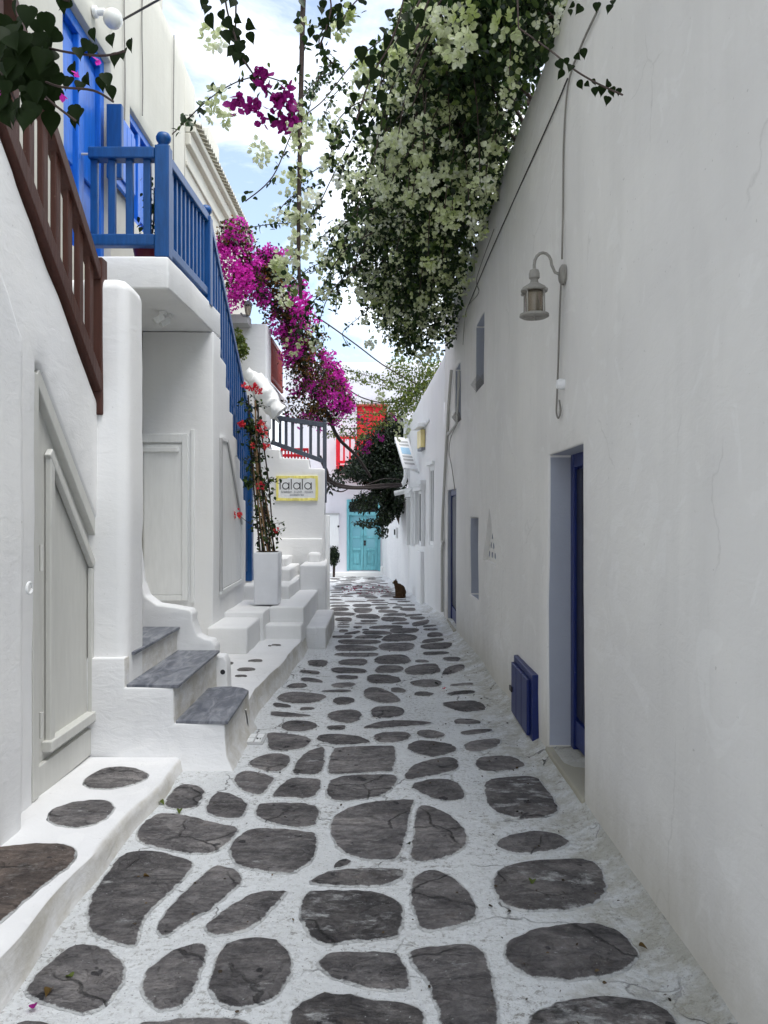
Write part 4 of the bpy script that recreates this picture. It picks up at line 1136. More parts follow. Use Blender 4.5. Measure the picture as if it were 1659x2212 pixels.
# small things on and by the far house
mc = thing('meter_cabinet', 'flat white meter cabinet on the far wall above the clipped bush', 'cabinet', fp(718, 1145))
fbar(mc, 'door', fp(704, 0).x, fp(732, 0).x, fp(0, 1179).z, fp(0, 1111).z, YF - .06, YF + .02, 'whitepaint', .008)
fbar(mc, 'cap', fp(703, 0).x, fp(733, 0).x, fp(0, 1111).z + .001, fp(0, 1108).z, YF - .09, YF + .02, 'ridge', .004)
bm = B(); ball(bm, (fp(731.5, 0).x, YF - .075, fp(0, 1137).z), .03, 8, 6); finish('knob', bm, 'black', mc, True)
pc = thing('framed_notice', 'small framed notice on a ledge right of the turquoise door', 'notice', fp(840, 1148))
fbar(pc, 'frame', fp(834, 0).x, fp(846, 0).x, fp(0, 1148).z, fp(0, 1133).z, YF - .03, YF + .01, 'ridge', .004)
fbar(pc, 'card', fp(835.2, 0).x, fp(844.8, 0).x, fp(0, 1147).z, fp(0, 1134.5).z, YF - .034, YF - .029, 'greyrail', .001)
fbar(pc, 'ledge', fp(832, 0).x, fp(847, 0).x, fp(0, 1152).z, fp(0, 1149).z, YF - .12, YF + .01, 'whitepaint', .004)
rb = thing('roof_vent', 'small grey ventilation box on the roof of the far house', 'vent', fp(803, 786))
fbar(rb, 'box', fp(790, 0).x, fp(816, 0).x, zt - .1, fp(0, 777).z, YF + .8, YF + 1.2, 'ridge', .01)
for k in range(4): fbar(rb, 'slot', fp(793 + k * 5.5, 0).x, fp(796.5 + k * 5.5, 0).x, fp(0, 784).z, fp(0, 779).z, YF + .79, YF + .801, 'black', .001)

# ================================================================== LEFT: OUTSIDE STAIR WITH CLOSET
st = thing('stair_wall', 'thick white sloping stair wall on the left with a closet door beneath', 'wall', (-1.85, 4.4, 0))
WX = -1.86
poly = [(-4, -.05), (4.10, -.05), (4.10, 2.45), (4.16, 2.44), (5.09, 1.50), (5.09, -.05), (5.30, -.05), (5.30, 2.15), (5.05, 2.33), (3.7, 3.50), (2.6, 4.45), (-4, 4.45)]
bm = prism(B(), poly, 'x', WX, WX - 0.42)
finish('wall', plastered(bm, 0.03, 0.14, 0.016, 0.005), 'white', st, True)
bm = prism(B(), [(0.5, -.05), (3.77, -.05), (3.77, 2.50), (3.62, 2.70), (3.45, 2.88), (2.6, 3.85), (0.5, 4.0)], 'x', WX + 0.10, WX - 0.05)
finish('buttress', plastered(bm, 0.045, 0.16, 0.012, 0.006), 'white', st, True)
bm = box(B(), -2.15, -1.665, 4.99, 5.37, -.05, 3.18)
finish('pier', plastered(bm, 0.075, 0.15, 0.018, 0.006), 'white', st, True)
bm = box(B(), -3.4, -2.2, -4, 4.6, 0, 3.0); finish('stair_mass', bm, 'white', st)
# closet door
cdx = WX - 0.045
cd_ = finish('closet_door', prism(B(), [(4.10, .10), (5.09, .085), (5.09, 1.50), (4.16, 2.44), (4.10, 2.45)], 'x', cdx - .03, cdx - .01), 'offwhite', st)
def bar(parent, name, a, b, w, h, mat, bev=.006, up=(1, 0, 0)):
    return finish(name, bevel(beam(B(), a, b, w, h, up), bev), mat, parent)
bar(cd_, 'frame', (cdx + .01, 4.135, .10), (cdx + .01, 4.135, 2.40), .07, .05, 'offwhite')
bar(cd_, 'frame', (cdx + .01, 4.15, 2.40), (cdx + .01, 5.06, 1.475), .075, .048, 'offwhite')
bar(cd_, 'frame', (cdx + .01, 5.055, 1.44), (cdx + .01, 5.055, .09), .07, .046, 'offwhite')
bar(cd_, 'bottom_board', (cdx + .002, 4.175, .17), (cdx + .002, 5.02, .17), .17, .03, 'offwhite')
bar(cd_, 'moulding', (cdx + .012, 4.36, .36), (cdx + .012, 4.36, 1.96), .055, .035, 'offwhite')
bar(cd_, 'moulding', (cdx + .014, 4.335, 1.99), (cdx + .014, 4.985, 1.31), .055, .036, 'offwhite')
bar(cd_, 'moulding', (cdx + .010, 4.97, 1.29), (cdx + .010, 4.97, .36), .04, .03, 'offwhite')
bar(cd_, 'bottom_ledge', (cdx + .018, 4.30, .335), (cdx + .018, 5.00, .335), .06, .06, 'offwhite')
for zz in (1.33, .42):
    bm = B(); tube(bm, [(cdx + .04, 4.185, zz), (cdx + .04, 4.185, zz + .14)], .011, 8); finish('hinge', bm, 'offwhite', cd_, True)
bm = B(); tube(bm, [Vector((WX + .115 + .02, 3.74, 1.28)) + Vector((.0, .028 * math.cos(a), .028 * math.sin(a))) for a in np.linspace(0, 6.0, 14)], .006, 6); finish('ring', bm, 'whitepaint', st, True)

# brown wooden handrail on the stair wall
rl = thing('stair_railing', 'dark brown weathered wooden railing sloping down the left stair wall', 'railing', (-1.86, 4.4, 2.4))
rx = -1.865
sl = lambda y, z5: z5 + (5.05 - y) * 0.862
bar(rl, 'end_post', (rx, 5.02, 2.28), (rx, 5.02, 3.30), .10, .085, 'wood', .008)
bar(rl, 'top_rail', (rx, 4.98, sl(4.98, 3.12)), (rx, 2.6, sl(2.6, 3.12)), .085, .075, 'wood', .008)
bar(rl, 'bottom_rail', (rx + .005, 5.0, sl(5.0, 2.42)), (rx + .005, 2.6, sl(2.6, 2.42)), .10, .07, 'wood', .008)
for k in range(14):
    yy = 4.86 - k * .165
    bar(rl, 'baluster', (rx, yy, sl(yy, 2.46)), (rx, yy, sl(yy, 3.10)), .065, .035, 'wood', .005)

# ---- entrance steps
es = thing('entrance_steps', 'three white plastered steps with grey marble treads and a wavy side wall', 'steps', (-1.4, 5.5, 0))
def stepblock(x0, x1, y0, y1, z1, flare=0.0, z0=-.04):
    bm = box(B(), x0, x1, y0, y1, z0, z1)
    plastered(bm, .012, .12, .010, .005)
    for v in bm.verts:
        t = max(0, .14 - v.co.z) / .14
        if v.co.x > x1 - .05: v.co.x += flare * t * t
        if v.co.y < y0 + .03: v.co.y -= flare * .7 * t * t
    return bm
YS = 4.955
def flared(bm):
    plastered(bm, .012, .12, .010, .005)
    for v in bm.verts:
        t = max(0, .16 - v.co.z) / .16
        if v.co.x > -1.09: v.co.x += .06 * t * t
        if v.co.y < YS + .04 and v.co.x > -1.75: v.co.y -= .06 * t * t
    return bm
finish('step_body', flared(prism(B(), [(-3.0, -.04), (-1.03, -.04), (-1.03, .283), (-1.355, .283), (-1.355, .515), (-1.67, .515), (-1.67, .705), (-3.0, .705)], 'y', YS, 5.88)), 'kerb', es, True)
finish('step_body', plastered(prism(B(), [(-3.0, -.04), (-1.352, -.04), (-1.352, .514), (-1.668, .514), (-1.668, .704), (-3.0, .704)], 'y', 5.85, 6.24), .012, .15, .008, .004), 'kerb', es, True)
def tread(poly, z, t=.02): return finish('tread', bevel(prism(B(), poly, 'z', z, z + t), .003), 'marble', es)
arc = [(-1.02 - .34 * math.sin(a) * .98, 5.80 + .14 * math.sin(a * 2) + .06 * a) for a in np.linspace(0, 1.45, 7)]
tread([(-1.345, 4.965), (-1.005, 4.945), (-1.012, 5.40), (-1.02, 5.80)] + [(-1.08, 5.89), (-1.18, 5.94), (-1.28, 5.93), (-1.345, 5.88)], .284)
tread([(-1.665, 4.97), (-1.325, 4.95), (-1.325, 6.20), (-1.665, 6.20)], .516)
tread([(-2.5, 5.38), (-1.67, 5.08), (-1.645, 5.08), (-1.645, 6.22), (-2.5, 6.22)], .706)
wav = [(-2.002, 1.379), (-1.972, 1.09), (-1.926, .970), (-1.836, .903), (-1.571, .865), (-1.545, .83), (-1.548, .774), (-1.503, .653), (-1.45, .625), (-1.39, .615), (-1.355, .57), (-1.36, .487), (-1.345, .485), (-1.295, .485), (-1.27, .44), (-1.262, .245), (-1.25, .0)]
bm = prism(B(), wav + [(-1.25, -.02), (-2.3, -.02), (-2.3, 1.379)], 'y', 6.20, 6.37)
finish('side_wall', plastered(bm, .028, .12, .008, .004), 'white', es, True)
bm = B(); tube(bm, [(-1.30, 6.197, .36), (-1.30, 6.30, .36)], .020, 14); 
finish('painted_drain_hole', bm, 'black', es, True)  # solid black plug; the shade inside the hole is put into its colour

# ================================================================== LEFT HOUSE WITH BLUE BALCONY
HX = -2.55
hL = thing('white_house', 'tall white house on the left with blue balcony door, shutters and outside stair', 'house', (HX, 7.5, 0))
bd = (6.12, 7.2, 3.84, 5.86, .14, False); bw = (7.72, 8.55, 4.62, 5.72, .13, False)
bm = facade(lambda u: (HX, u), lambda u: (-1, 0), -5, 9.82, 7.42, [bd, bw], .2, amp=.014)
finish('wall', bm, 'cream', hL, True)
finish('rear_wall', box(B(), -7, HX - .40, -5, 9.82, 0, 7.3), 'cream', hL)
finish('end_wall', box(B(), HX - .4, HX - .01, 9.79, 9.83, 0, 7.44), 'cream', hL)
# blue balcony door
bdx = HX - .13
bdo = finish('balcony_door', box(B(), bdx - .03, bdx, bd[0] + .02, bd[1] - .02, 3.845, 5.84), 'blue_bright', hL)
for (a, b, c, d) in ((bd[0], bd[0] + .09, 3.845, 5.86), (bd[1] - .09, bd[1], 3.845, 5.86), (bd[0] + .09, bd[1] - .09, 5.76, 5.86), (6.60, 6.72, 3.845, 5.76)):
    finish('frame', bevel(box(B(), bdx, bdx + .06, a, b, c, d), .008), 'blue_bright', bdo)
for (a, b) in ((6.24, 6.57), (6.75, 7.08)):
    for (c, d) in ((3.98, 4.5), (4.6, 5.66)):
        finish('panel', bevel(box(B(), bdx, bdx + .025, a, b, c, d), .014, 1), 'blue_bright', bdo)
bm = B(); tube(bm, [(bdx + .06, 6.66, 4.75), (bdx + .12, 6.66, 4.75), (bdx + .12, 6.78, 4.75)], .011, 8); finish('handle', bm, 'steel', bdo, True)
# blue window and its open shutter
wn_ = finish('window', box(B(), HX - .12, HX - .10, bw[0] + .02, bw[1] - .02, 4.63, 5.71), 'blue_bright', hL)
for (a, b, c, d) in ((bw[0], bw[0] + .07, 4.62, 5.72), (bw[1] - .07, bw[1], 4.62, 5.72), (bw[0] + .07, bw[1] - .07, 5.64, 5.72), (bw[0] + .07, bw[1] - .07, 4.62, 4.70), (8.10, 8.17, 4.70, 5.64)):
    finish('frame', bevel(box(B(), HX - .10, HX - .04, a, b, c, d), .006), 'blue_bright', wn_)
for (a, b) in ((7.81, 8.08), (8.19, 8.46)):
    finish('panel', bevel(box(B(), HX - .10, HX - .07, a, b, 4.76, 5.58), .012, 1), 'blue_bright', wn_)
sh = finish('shutter', bevel(box(B(), HX + .02, HX + .055, 7.12, 7.68, 4.72, 5.42), .005), 'blue_bright', wn_)
finish('ledge', bevel(box(B(), HX + .0, HX + .14, 7.06, 7.12, 4.72, 5.40), .006), 'blue', wn_)
for k in range(4): finish('plank', bevel(box(B(), HX + .055, HX + .075, 7.16 + k * .127, 7.16 + k * .127 + .119, 4.80, 5.36), .005), 'blue_bright', sh)
# balcony slab and recess below it
bm = box(B(), HX - .02, -1.845, 6.58, 8.47, 3.557, 3.84)
for v in bm.verts:
    if v.co.x > -2 and v.co.y > 8: v.co.x = -1.80
finish('balcony_slab', plastered(bm, .02, .2, .006, .003), 'white', hL, True)
steps2 = [(8.10, 3.55), (8.46, 3.55), (8.46, 3.36), (8.76, 3.33), (8.76, 3.08), (8.97, 3.07), (8.97, 2.83), (9.18, 2.82), (9.18, 2.57), (9.42, 2.54), (9.42, 2.34), (9.63, 2.29), (9.63, 2.085), (9.85, 2.04), (9.85, 1.81), (9.99, 1.8), (10.02, .10), (8.10, .10)]
bm = prism(B(), steps2, 'x', HX, -1.80)
finish('stair_flank', plastered(bm, .014, .2, .008, .003), 'white', hL, True)
# flat closet doors: one facing the lane's mouth, one on the flank
fd = finish('closet_door', bevel(box(B(), -2.52, -2.12, 8.075, 8.11, .78, 2.36), .004), 'whitepaint', hL)
for (x0, x1, z0, z1, y0) in ((-2.12, -2.06, .72, 2.47, 8.06), (-2.6, -2.12, 2.38, 2.47, 8.062), (-2.6, -2.12, .72, .775, 8.062), (-2.6, -2.155, 2.28, 2.33, 8.05)):
    finish('trim', bevel(box(B(), x0, x1, y0, 8.12, z0, z1), .005), 'whitepaint', fd)
finish('trim', bevel(box(B(), -2.03, -1.995, 8.078, 8.12, .70, 2.52), .004), 'whitepaint', fd)
fk = finish('flank_door', bevel(prism(B(), [(8.42, .80), (9.62, .82), (9.62, 1.50), (8.75, 2.45), (8.42, 2.45)], 'x', -1.806, -1.787), .004), 'whitepaint', hL)
for a, b in (((8.42, .78), (8.42, 2.46)), ((8.42, 2.46), (8.75, 2.46)), ((8.75, 2.46), (9.64, 1.5)), ((9.64, 1.5), (9.64, .80)), ((9.66, .79), (8.40, .77))):
    bar(fk, 'trim', (-1.785, a[0], a[1]), (-1.785, b[0], b[1]), .045, .03, 'ridge' if a[1] == .78 or b[1] == 1.5 else 'whitepaint', .004)
# far part of the house with tiled cornice and roof blocks
bm = facade(lambda u: (HX, u), lambda u: (-1, 0), 9.84, 14.3, 6.36, [], .25, amp=.012)
finish('wall', bm, 'cream', hL, True)
finish('rear_wall', box(B(), -7, HX - .40, 9.84, 14.3, 0, 6.35), 'cream', hL)
co = finish('cornice', bevel(box(B(), HX - .1, HX + .07, 9.86, 14.3, 6.36, 6.52), .015), 'cream', hL)
finish('cornice_band', bevel(box(B(), HX - .1, HX + .13, 9.86, 14.3, 6.521, 6.60), .01), 'cream', co)
finish('cornice_band', bevel(box(B(), HX - .1, HX + .03, 9.86, 14.3, 6.10, 6.16), .01), 'cream', co)
tl = None
for k in range(34):
    yy = 9.95 + k * .128
    if tl is None:
        bm = B()
        n_ = 8; R0, R1 = .058, .046
        a0 = [bm.verts.new((HX + .19, yy + R0 * math.cos(math.pi * i / n_), 6.62 + R0 * math.sin(math.pi * i / n_))) for i in range(n_ + 1)]
        a1 = [bm.verts.new((HX - .25, yy + R1 * math.cos(math.pi * i / n_), 6.78 + R1 * math.sin(math.pi * i / n_))) for i in range(n_ + 1)]
        a2 = [bm.verts.new((HX + .19, yy + R1 * .9 * math.cos(math.pi * i / n_), 6.612 + R1 * .9 * math.sin(math.pi * i / n_))) for i in range(n_ + 1)]
        for i in range(n_):
            bm.faces.new((a0[i], a0[i + 1], a1[i + 1], a1[i])); bm.faces.new((a0[i], a2[i], a2[i + 1], a0[i + 1]))
        tl = finish('tile', bm, 'cream', hL, True)
    else:
        t2 = tl.copy(); COL.objects.link(t2); t2.location.y = tl.location.y + k * .128
finish('roof', box(B(), -7, HX - .02, 9.85, 14.3, 6.60, 6.72), 'cream', hL)
for (ya, yb, zt_) in ((9.9, 10.5, 7.42), (11.3, 12.0, 7.32), (12.45, 12.85, 6.98), (13.15, 13.6, 6.96), (13.95, 14.28, 6.7)):
    finish('parapet_block', plastered(box(B(), HX - .45, HX - .02, ya, yb, 6.5, zt_), .02, 0), 'cream', hL, True)
finish('parapet_block', plastered(box(B(), HX - .6, HX - .06, 8.55, 9.1, 7.3, 7.95), .02, 0), 'cream', hL, True)

# blue railings: balcony and the stair going down
rb_ = thing('balcony_railing', 'glossy blue wooden railing with ball-topped posts on the left balcony and its stair', 'railing', (-1.9, 7.3, 3.84))
def ballpost(x, y, z0, z1, w=.125):
    p_ = finish('post', bevel(box(B(), x - w / 2, x + w / 2, y - w / 2, y + w / 2, z0, z1), .010), 'blue', rb_)
    bm = B(); lathe(bm, [(w * .42, 0), (w * .46, .012), (w * .30, .02), (w * .34, .03), (w * .50, .06), (w * .52, .085), (w * .40, .115), (w * .12, .132)], (x, y, z1), 16); finish('ball', bm, 'blue', p_, True)
ballpost(-1.905, 6.645, 3.835, 4.80)
ballpost(-1.86, 8.02, 3.80, 4.72)
bar(rb_, 'top_rail', (HX + .01, 6.645, 4.735), (-1.97, 6.645, 4.735), .10, .12, 'blue', .012, (0, 1, 0))
bar(rb_, 'bottom_rail', (HX + .01, 6.645, 3.99), (-1.97, 6.645, 3.99), .10, .10, 'blue', .012, (0, 1, 0))
for k in range(4):
    xx = -2.50 + k * .152
    bar(rb_, 'baluster', (xx, 6.645, 4.04), (xx, 6.645, 4.69), .062, .045, 'blue', .006, (0, 1, 0))
bar(rb_, 'top_rail', (-1.90, 6.71, 4.70), (-1.862, 7.96, 4.70), .09, .10, 'blue', .010, (1, 0, 0))
bar(rb_, 'bottom_rail', (-1.90, 6.71, 3.93), (-1.862, 7.96, 3.93), .085, .09, 'blue', .010, (1, 0, 0))
for k in range(9):
    yy = 6.83 + k * .13
    bar(rb_, 'baluster', (-1.895 + .004 * k, yy, 3.97), (-1.895 + .004 * k, yy, 4.66), .05, .042, 'blue', .005, (1, 0, 0))
sx_ = -1.845
ztop = lambda y: 4.66 - (y - 8.06) * 0.735
bar(rb_, 'stair_rail', (sx_, 8.06, ztop(8.06)), (sx_, 10.33, ztop(10.33)), .08, .085, 'blue', .010, (1, 0, 0))
bar(rb_, 'stair_rail', (sx_ - .005, 8.06, ztop(8.06) - .80), (sx_ - .005, 10.33, ztop(10.33) - .80), .07, .05, 'blue', .010, (1, 0, 0))
def stepz(y):
    for a, b in zip(steps2[1::2], steps2[2::2]):
        pass
    z = 3.55
    for yy, zz in ((8.46, 3.34), (8.76, 3.07), (8.97, 2.82), (9.18, 2.55), (9.42, 2.31), (9.63, 2.06), (9.85, 1.80)):
        if y > yy: z = zz
    return z if y < 9.98 else .9
for k in range(17):
    yy = 8.16 + k * .128
    bar(rb_, 'baluster', (sx_, yy, stepz(yy) - .04), (sx_, yy, ztop(yy) - .03), .052, .05, 'blue', .005, (1, 0, 0))
ballpost(sx_ + .0, 10.40, .72, 2.98, .14)

# lamps, wires and pots on the left house
gl = thing('wall_lamp', 'white globe lamp over the blue balcony door', 'lamp', (HX, 6.72, 5.98))
bm = B(); ball(bm, (HX + .17, 6.75, 5.98), .085); finish('globe', bm, 'globe', gl, True)
bm = B(); lathe(bm, [(.05, 0), (.05, .03), (.03, .04), (.03, .10)], (HX, 6.75, 6.04), 14, 'x'); finish('base', bm, 'whitepaint', gl, True)
for px_, y_, za, zb_ in ((265, 7.50, 5.45, 7.4), (303, 8.05, 5.8, 7.4), (372, 9.25, 4.6, 7.4)):
    pts = [(HX + .02, y_ + .015 * math.sin(k), za + (zb_ - za) * k / 8) for k in range(9)]
    cable('electric_cable', pts, .007, 'cable', {265: 'thin grey cable on the cream wall above the open blue shutter', 303: 'thin grey cable on the cream wall above the blue window', 372: 'grey cable running up the far corner of the cream wall'}[px_])
for k, (px_, py_) in enumerate(((352, 680), (365, 692))):
    Y_ = 7.3 + .12 * k; p0 = Vector(((px_ - 829.5) * Y_ / FPX, Y_, 3.557))
    sp = thing('ceiling_spotlight', ('left' if k == 0 else 'right') + 'hand small white spotlight under the balcony slab', 'spotlight', p0)
    finish('base', bevel(box(B(), p0.x - .03, p0.x + .03, p0.y - .03, p0.y + .03, 3.52, 3.556), .004), 'whitepaint', sp)
    bm = B(); beam(bm, p0 + Vector((0, 0, -.05)), p0 + Vector((-.07, -.04, -.11)), .06, .06); finish('head', bevel(bm, .006), 'whitepaint', sp)
pot = thing('potted_plant', 'leafy shrub in a dark red pot standing behind the blue balcony railing', 'plant', (-2.0, 7.0, 3.84))
bm = B(); lathe(bm, [(.10, 0), (.14, .20), (.15, .205), (.15, .23), (.13, .23), (.12, .2)], (-2.13, 6.95, 3.842), 16); finish('pot', bm, 'pot_red', pot, True)
bm = B()
for k in range(3): tube(bm, bez([(-2.13, 6.95, 4.0), (-2.14 + .05 * k, 6.97, 4.25), (-2.16 + .07 * k, 7.0, 4.55 + .05 * k)]), .008, 5)
finish('stem', bm, 'bark', pot, True)

# ================================================================== BLOCKS AND STEPS ALONG THE LEFT
def block(name, label, cat, x0, x1, y0, y1, z0, z1, mat='white', bev=.022, group=None, step=.15):
    bm = box(B(), x0, x1, y0, y1, z0, z1)
    plastered(bm, bev, step, .012, .006)
    return tag(finish(name, bm, mat, None, True), label, cat, group)
block('stone_bench', 'plain white plastered bench block against the stair flank', 'bench', -1.82, -1.40, 7.9, 8.72, .17, .46)
fs = thing('garden_steps', 'rising white steps behind the bench block carrying the square planter', 'steps', (-1.2, 9.5, 0))
def stp(x0, x1, y0, y1, z0, z1): finish('step', plastered(box(B(), x0, x1, y0, y1, z0, z1), .02, .14, .012, .006), 'white', fs, True)
stp(-1.42, -.95, 8.85, 9.25, .0, .345); stp(-1.36, -.95, 9.10, 11.2, .0, .527); stp(-2.3, -1.36, 8.70, 11.2, .0, .52)
stp(-1.95, -1.22, 9.92, 11.6, .5, .70); stp(-1.95, -1.30, 10.6, 11.8, .6, .86); stp(-1.95, -1.42, 11.1, 12.0, .8, .98)
block('stone_bench', 'low rough white block at the edge of the lane below the steps', 'bench', -.955, -.70, 9.30, 10.95, -.03, .258, 'kerb', .025)
bm = prism(B(), [(-1.22, 11.1), (-.83, 11.1), (-.90, 12.2), (-.985, 13.6), (-1.22, 13.6)], 'z', -.03, .888)
plastered(bm, .03, .18, .012, .006)
for v in bm.verts:
    if v.co.x > -1.03 and v.co.z < .25: v.co.x += .03 * (1 - v.co.z / .25) ** 2
tag(finish('end_block', bm, 'white', None, True), 'waist-high white block at the corner of the steps before the far lane', 'block')
# drain cover in the lane
dr = thing('drain_cover', 'small square whitewashed drain grate beside the entrance steps', 'drain', (-.99, 5.6, 0))
dx0, dx1, dy0, dy1 = -1.0, -.86, 5.45, 5.70
gzz = gz(-.93, 5.57)
finish('frame', bevel(box(B(), dx0, dx1, dy0, dy1, -.01, gzz + .010), .003), 'ridge', dr)
for i in range(2):
    for j in range(2):
        a, b = dx0 + .018 + i * .058, dy0 + .025 + j * .105
        f_ = finish('panel', bevel(box(B(), a, a + .046, b, b + .09, gzz + .010, gzz + .016), .002), 'whitepaint', dr)

# ================================================================== CAFE WALL
YC = 12.0
def cp(px, py): v = at(px, py, YC); return (v.x, v.z)
cw = thing('cafe_wall', 'bright white stepped stair wall carrying the lettered sign', 'wall', (-1.3, YC, 0))
poly = [(-2.5, 0), cp(700.5, 1012)[:1] + (0,), cp(700.5, 1012), cp(668, 1011), cp(666, 991.5), cp(606, 989), cp(603, 971), cp(582, 971), (-1.84, 2.9), (-1.9, 3.3), (-2.5, 3.4)]
bm = prism(B(), poly, 'y', YC, YC + .3); finish('wall', plastered(bm, .02, .25, .008, .003), 'white', cw, True)
bm = box(B(), -2.4, cp(697.5, 0)[0], YC - .06, YC + .02, 0, cp(0, 1163)[1]); finish('ledge', plastered(bm, .02, .25, .008, .003), 'white', cw, True)
bm = box(B(), cp(668, 0)[0], cp(695, 0)[0], YC - .3, YC - .05, .5, cp(0, 1192)[1]); finish('seat', plastered(bm, .05, 0), 'white', cw, True)
tag(finish('gate_post', plastered(box(B(), at(699, 0, 12.6).x, at(711.5, 0, 12.6).x, 12.55, 12.75, 0, at(0, 1113, 12.6).z), .01, 0), 'whitepaint', None, True), 'slim white post just right of the lettered sign wall', 'post')
# sign
sn = thing('wall_sign', 'white sign reading lalala breakfast brunch dessert cocktails bar in a yellow border', 'sign', Vector((cp(642, 0)[0], YC, cp(0, 1082)[1])))
x0, z1 = cp(597, 1028); x1, z0 = cp(687, 1081.5)
finish('board', bevel(box(B(), x0 + .03, x1 - .03, YC - .022, YC + .01, z0 + .03, z1 - .03), .003), 'whitepaint', sn)
for k, (a, b, c, d) in enumerate(((x0, x1, z1 - .042, z1), (x0, x1, z0, z0 + .042), (x0, x0 + .036, z0, z1), (x1 - .036, x1, z0, z1))):
    bm = box(B(), a, b, YC - .024 - .002 * k, YC - .0, c, d); gridcut(bm, .06, 'xz'); wobble(bm, .006, 9, .004)
    for v in bm.verts: v.co.y = min(v.co.y, YC)
    finish('yellow_border', bm, 'tape', sn)
def text(body, size, loc, mat, parent, name, extr=.001, shear=0, spacing=1.0, align='CENTER', rot=(R(90), 0, 0), sx=1.0):
    cu = bpy.data.curves.new(name, 'FONT'); cu.body = body; cu.size = size; cu.align_x = align; cu.extrude = extr; cu.space_character = spacing; cu.resolution_u = 3
    tmp = bpy.data.objects.new('tmp', cu); COL.objects.link(tmp)
    tmp.rotation_euler = rot; tmp.scale = (sx, 1, 1)
    bpy.context.view_layer.update()
    dg = bpy.context.evaluated_depsgraph_get()
    me = bpy.data.meshes.new_from_object(tmp.evaluated_get(dg))
    me.transform(tmp.matrix_world)
    me.transform(Matrix.Translation(Vector(loc) - ROOT[parent.name]))
    bpy.data.objects.remove(tmp, do_unlink=True)
    me.materials.clear(); me.materials.append(M[mat])
    ob = bpy.data.objects.new(name, me); COL.objects.link(ob); ob.parent = parent; ROOT[ob.name] = ROOT[parent.name]
    return ob
scx = (x0 + x1) / 2
# large thin round letters, built as strokes
def lala(parent):
    zb, asc = z1 - .212, .163
    cur = x0 + .062
    for ch in 'lalala':
        bm = B(); yy = YC - .025
        if ch == 'l':
            box(bm, cur - .007, cur + .007, yy, yy + .003, zb, zb + asc); adv = .030
        else:
            rr = .055; cxx = cur + rr
            for k in range(32):
                q = [(cxx + rad * math.cos(a), zb + rr + rad * math.sin(a)) for a in (2 * math.pi * k / 32, 2 * math.pi * (k + 1) / 32) for rad in (rr, rr - .013)]
                bm.faces.new([bm.verts.new((u, yy, w)) for u, w in (q[0], q[1], q[3], q[2])])
            bmesh.ops.remove_doubles(bm, verts=bm.verts[:], dist=1e-5)
            box(bm, cxx + rr - .009, cxx + rr + .005, yy - .001, yy + .003, zb, zb + 2 * rr); adv = 2 * rr + .033
        finish('letter', bm, 'black', parent)
        cur += adv
lala(sn)
text('breakfast . brunch . dessert', .046, (scx, YC - .025, z1 - .262), 'inkgrey', sn, 'lettering', sx=.98)
text('cocktails bar', .046, (scx, YC - .025, z1 - .308), 'inkgrey', sn, 'lettering', sx=.98)
# slate grey railing on the cafe wall
gr_ = thing('stair_railing', 'slate grey wooden railing on top of the white sign wall', 'railing', (-1.3, YC + .15, 2.4))
YG = YC + .12
def gp(px, py): v = at(px, py, YG); return Vector((v.x, YG, v.z))
bar(gr_, 'top_rail', gp(588, 901), gp(698, 918), .075, .07, 'greyrail', .008, (0, 1, 0))
bar(gr_, 'bottom_rail', gp(586, 955), gp(698, 996), .07, .06, 'greyrail', .008, (0, 1, 0))
for k, px_ in enumerate((591, 605, 618, 632, 651, 671, 688)):
    t = (px_ - 588) / 110
    bar(gr_, 'baluster', gp(px_, 904 + 14 * t), gp(px_, 955 + 40 * t), .045, .04, 'greyrail', .005, (0, 1, 0))
p_ = finish('end_post', bevel(beam(B(), gp(701.5, 1086), gp(701.5, 912), .06, .06, (0, 1, 0)), .006), 'greyrail', gr_)
bm = B(); ball(bm, gp(701.5, 908) + Vector((0, 0, .0)), .035, 10, 7); finish('ball', bm, 'greyrail', p_, True)
finish('lower_post', bevel(beam(B(), gp(700.5, 1112), gp(700.5, 1086), .03, .03, (0, 1, 0)), .003), 'greyrail', gr_)
# small red fence behind it
rf = thing('fence', 'low red slatted fence glimpsed behind the slate grey railing', 'fence', at(640, 992, 14))
def rp(px, py): return at(px, py, 14)
bar(rf, 'rail', rp(606, 971), rp(666, 971), .05, .05, 'red', .005, (0, 1, 0)); bar(rf, 'rail', rp(606, 984), rp(666, 984), .05, .04, 'red', .005, (0, 1, 0))
for px_ in range(609, 668, 7): bar(rf, 'slat', rp(px_, 998), rp(px_, 968), .03, .03, 'red', .004, (0, 1, 0))

# ---- upper terrace on the left beyond the stair
tr = thing('terrace', 'white upper terrace with square pillar above the sign wall', 'terrace', (-2.1, 12, 3.3))
finish('pillar', plastered(box(B(), -2.4, -1.72, 11.3, 11.75, 2.9, 4.42), .03, .3, .01), 'white', tr, True)
bm = prism(B(), [(11.3, 3.62), (13.2, 3.62), (13.2, 3.40), (11.3, 3.30)], 'x', HX, -1.70); finish('slab', plastered(bm, .03, .3, .01), 'white', tr, True)
finish('support', plastered(box(B(), -2.5, -1.95, 11.35, 13.1, .0, 3.4), .02, 0), 'white', tr, True)
trr = thing('terrace_railing', 'red-brown slatted railing on the upper white terrace', 'railing', (-1.75, 12.2, 3.6))
bar(trr, 'top_rail', (-1.735, 11.72, 4.28), (-1.735, 13.1, 4.28), .07, .06, 'redbrown', .006, (1, 0, 0))
bar(trr, 'bottom_rail', (-1.735, 11.72, 3.70), (-1.735, 13.1, 3.70), .06, .05, 'redbrown', .006, (1, 0, 0))
for k in range(13): bar(trr, 'baluster', (-1.735, 11.8 + k * .105, 3.66), (-1.735, 11.8 + k * .105, 4.26), .035, .03, 'redbrown', .004, (1, 0, 0))
